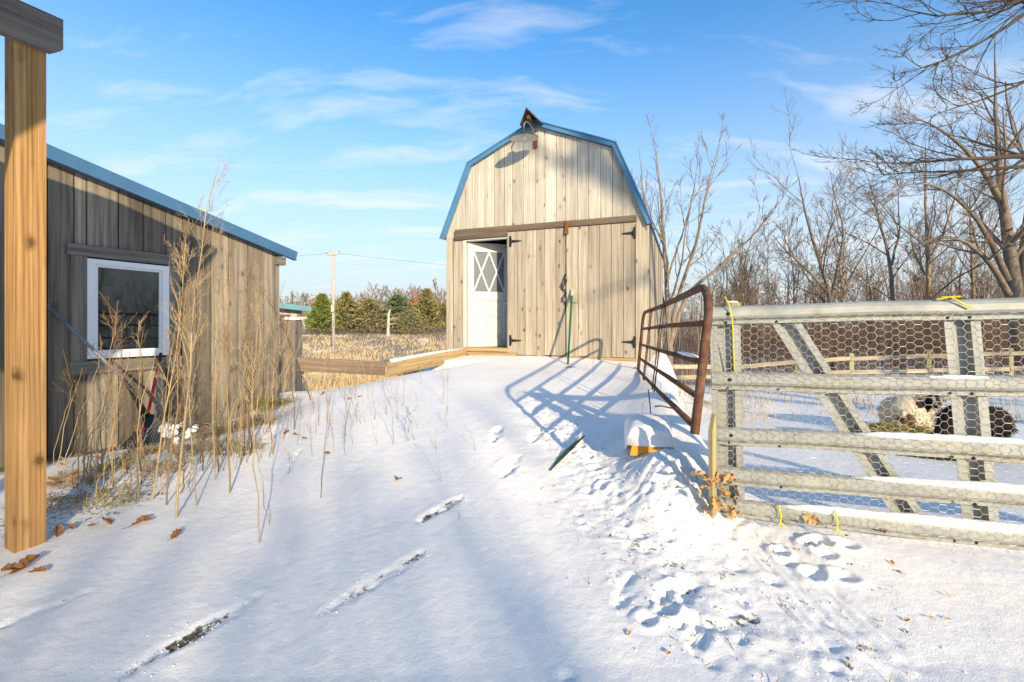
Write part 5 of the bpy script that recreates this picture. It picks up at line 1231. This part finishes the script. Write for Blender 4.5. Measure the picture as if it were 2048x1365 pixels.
for px, py, s in ((50, 1137, 1.2), (28, 1145, .9), (75, 1150, .7), (213, 1048, .8), (278, 1050, 1.0), (298, 1046, .6), (352, 1075, .7), (145, 1060, .6), (180, 1058, .5), (115, 1070, .8)):
    p = ray(px, py, .02); leaf(tuple(p), s, 'brown curled leaf on the shaded snow near the porch post', 'leaves near the porch post')
leaf(tuple(ray(797, 961, .012)), .9, 'single brown leaf lying on the open snow of the ramp', None, False, .2)
for i in range(34):
    px = lr.uniform(100, 320); py = np.interp(px, [100, 320], [950, 890])+lr.uniform(-25, 40); leaf(tuple(ray(px, py, .015)), lr.uniform(.4, .9), 'small dead leaf in the litter at the foot of the shed', 'leaf litter below the shed', lr.random() < .35)
for i in range(26):
    px = lr.gauss(1447, 20); py = lr.uniform(945, 1035); px += (py-990)*.12; q_ = W(px, py, 2.70+lr.uniform(-.04, .03)); leaf(tuple(q_), lr.uniform(.5, 1.0), 'pale curled oak leaf caught in the bottom corner of the gate', 'leaves heaped in the gate corner', True, 1.3)
for px, py, d, s, pale, lab in ((1622, 1038, 2.585, .9, True, 'pale leaf stuck behind the wire of the bottom rail'), (1766, 1050, 2.50, .85, False, 'star shaped russet leaf on the bottom rail'), (1822, 1056, 2.48, .7, False, 'smaller russet leaf right of the star shaped one'), (1715, 1042, 2.53, .5, True, 'small pale leaf between the two twine knots')):
    o = link('dead_leaf', (lmp if pale else lm)[0]); o.location = tuple(W(px, py, d-.01)); o.rotation_euler = (R(80), lr.uniform(0, 3), R(-20)); o.scale = (s,)*3; tag(o, lab, 'leaf')
for i in range(40):
    px = lr.uniform(1200, 1900); py = lr.uniform(1050, 1340); leaf(tuple(ray(px, py, .006)), lr.uniform(.12, .3), 'tiny leaf scrap on the trampled snow', 'leaf scraps on the trampled snow', lr.random() < .5, .5)
for i, (px, py) in enumerate(((592, 872), (610, 880), (572, 868), (655, 910), (700, 800), (645, 790), (720, 795), (935, 712), (1270, 738), (1290, 735), (1240, 730))):
    leaf(tuple(ray(px, py, .015)), lr.uniform(.5, .8), 'dead leaf on the sunlit upper snow of the ramp', 'leaves on the upper ramp')

# crumbs of kicked up snow along the tracks (uncountable)
crng = np.random.default_rng(91); cv, cf = [], []
base_ = np.array([(1, 0, 0), (-.5, .87, 0), (-.5, -.87, 0), (.3, .2, .9), (-.2, .1, -.5)])
def crumb(x, y, r):
    o = len(cv)*5; b_ = base_*(.6+.8*crng.random((5, 1)))*r; a = crng.uniform(0, 6.28); c_, s_ = math.cos(a), math.sin(a)
    b_ = np.stack([b_[:, 0]*c_-b_[:, 1]*s_, b_[:, 0]*s_+b_[:, 1]*c_, b_[:, 2]], 1); cv.append(b_+np.array([x, y, GZ(x, y)+r*.15])); cf.extend([(o, o+1, o+3), (o+1, o+2, o+3), (o+2, o, o+3), (o+1, o, o+4), (o+2, o+1, o+4), (o, o+2, o+4)])
for i in range(600):
    k = crng.uniform(1.5, len(pw)-1.001); i0 = int(k); c = pw[i0]*(1-k+i0)+pw[i0+1]*(k-i0)+crng.normal(0, 1, 2)*np.interp(k, [0, 3, 6, 9], [.12, .16, .28, .38]); crumb(c[0], c[1], crng.uniform(.002, .007)*(1.6 if crng.random() < .08 else 1))
for a_, b_2 in (((650, 1222), (840, 1108)), ((270, 1335), (505, 1200)), ((845, 1040), (915, 998))):
    p_, q_2 = px2(*a_), px2(*b_2)
    for i in range(70): c = p_+(q_2-p_)*crng.uniform(-.05, 1.05)+crng.normal(0, 1, 2)*.05; crumb(c[0], c[1], crng.uniform(.002, .007))
tag(link('snow_crumbs', mesh_np('snow_crumbs', np.concatenate(cv), np.array(cf)), M_snowlump), 'small crumbs of kicked up snow along the tracks', 'snow', kind='stuff')
# short dead stubble poking through the tracks
flp = []
for i in range(160):
    k = crng.uniform(0, len(pw)-1.001); i0 = int(k); c = pw[i0]*(1-k+i0)+pw[i0+1]*(k-i0)+crng.normal(0, 1, 2)*.3; z_ = GZ(c[0], c[1]); d_ = crng.normal(size=3)*np.array([1, 1, .5]); d_[2] = abs(d_[2]); d_ /= np.linalg.norm(d_); L_ = crng.uniform(.012, .05)
    flp.append([(c[0], c[1], z_-.004), tuple(np.array([c[0], c[1], z_])+d_*L_)])
v, f = tubes(np.array(flp), np.full((len(flp), 2), .0016), 3)
tag(link('dead_stubble', mesh_np('dead_stubble', v, f), M_strawb), 'short dead grass bits poking out of the trampled snow', 'grass', kind='stuff')

# ------------------------------------------------------------------ out of view: yard trees, scrub, and a hedge added to shade the snow
def thicket_xy(name, label, n, xr_, yr, hr, seed, mat, rr, lean, m1=6, m2=4):
    rng = np.random.default_rng(seed); x = rng.uniform(*xr_, n); y = rng.uniform(*yr, n); z = G(x, y); h = rng.uniform(*hr, n); a = rng.normal(size=(n, 2))*lean
    P = np.stack([np.stack([x+a[:, 0]*h*t**1.5, y+a[:, 1]*h*t**1.5, z-.05+h*t], 1) for t in (0, .25, .5, .75, 1)], 1)
    Rr = np.full((n, 1), rr)*np.array([[1.6, 1.3, 1, .8, .5]]); parts = [tubes(P, Rr, 4)]
    Q, Rq = spawn(P, Rr, m1, .28, (.3, .8), .06, 5, rng, .1, .6, rr*.5); parts.append(tubes(Q, Rq, 3))
    Q2, Rq2 = spawn(Q, Rq, m2, .45, (.4, 1.0), .04, 4, rng, .15, .7, rr*.42); parts.append(tubes(Q2, Rq2, 3))
    v, f = merge(parts); return tag(link(name, mesh_np(name, v, f), mat), label, 'brush', kind='stuff')
thicket_xy('unseen_brush', 'added tall bare hedge behind the viewer that shades the snow', 315, (-9, 8.3), (-19.5, -16.5), (6.6, 8.0), 71, M_twig, .016, .06, 7, 5)  # added out of view so its twigs half shade the foreground
thicket_xy('unseen_brush', 'bare scrub outside the right edge of the pen', 420, (16, 30), (-10, 12), (1.5, 4.5), 72, M_twig, .012, .15)
tree('yard_tree', 'leaning bare yard tree behind the viewer on the right', [[(17.6, -13.5, -.3, .36), (17.2, -13.5, 4, .30), (16, -13.5, 7.0, .27), (13.6, -13.5, 8.9, .24), (11.6, -13.5, 9.9, .22), (10.7, -13.5, 10.2, .22), (10.2, -13.5, 10.7, .21), (9.85, -13.5, 11.5, .20), (9.65, -13.5, 12.6, .16), (9.5, -13.5, 15.5, .03)],
    [(16, -13.5, 7, .16), (16.6, -13.2, 10, .11), (17, -13, 13, .03)], [(9.9, -13.5, 11.4, .08), (9.0, -13.4, 12.2, .05), (8.0, -13.2, 13.4, .02)], [(9.8, -13.5, 11.6, .09), (10.6, -13.4, 12.4, .06), (11.4, -13.4, 13.4, .02)]], (17.6, -13.5, 0), 61,
    [dict(m=6, ratio=.16, ang=(.4, .9), trop=.05, n=6, tmin=.45, rfac=.45, rmin=.02), dict(m=5, ratio=.48, ang=(.4, .9), trop=.05, n=5, tmin=.2, rmin=.012), dict(m=3, ratio=.5, ang=(.4, .9), trop=.03, n=4, tmin=.2, rmin=.008)], M_bark, thin=1.0)
for k, (x, y, H, lean, sd_) in enumerate(((20.5, -12, 13, .2, 62), (2.7, -22.0, 13, .4, 63))):
    z0_ = float(G(x, y))
    tree('yard_tree', ['bare yard tree far right behind the viewer', 'bare yard tree beyond the added hedge behind the viewer'][k], [
        [(x, y, z0_-.3, .30), (x+lean*.3, y, 4, .25), (x+lean, y, 8, .20), (x+lean*1.5, y, H*.75, .12), (x+lean*2, y, H, .03)],
        [(x+lean*.5, y, 5.0, .18), (x+1.5, y+.3, 7.5, .13), (x+2.6, y+.4, 11, .04)], [(x+lean*.7, y, 6.0, .18), (x-1.6, y-.3, 8.3, .13), (x-2.6, y, 12, .03)], [(x+lean*.4, y, 4.4, .16), (x-1.6, y+.6, 6.0, .11), (x-3.8, y+1, 7.6, .03)]], (x, y, z0_), sd_,
        [dict(m=8, ratio=.40, ang=(.4, .9), trop=.06, n=7, tmin=.3, rfac=.5, rmin=.02), dict(m=6, ratio=.48, ang=(.4, .9), trop=.05, n=5, tmin=.2, rmin=.012), dict(m=4, ratio=.5, ang=(.4, .9), trop=.03, n=4, tmin=.2, rmin=.008)], M_bark)
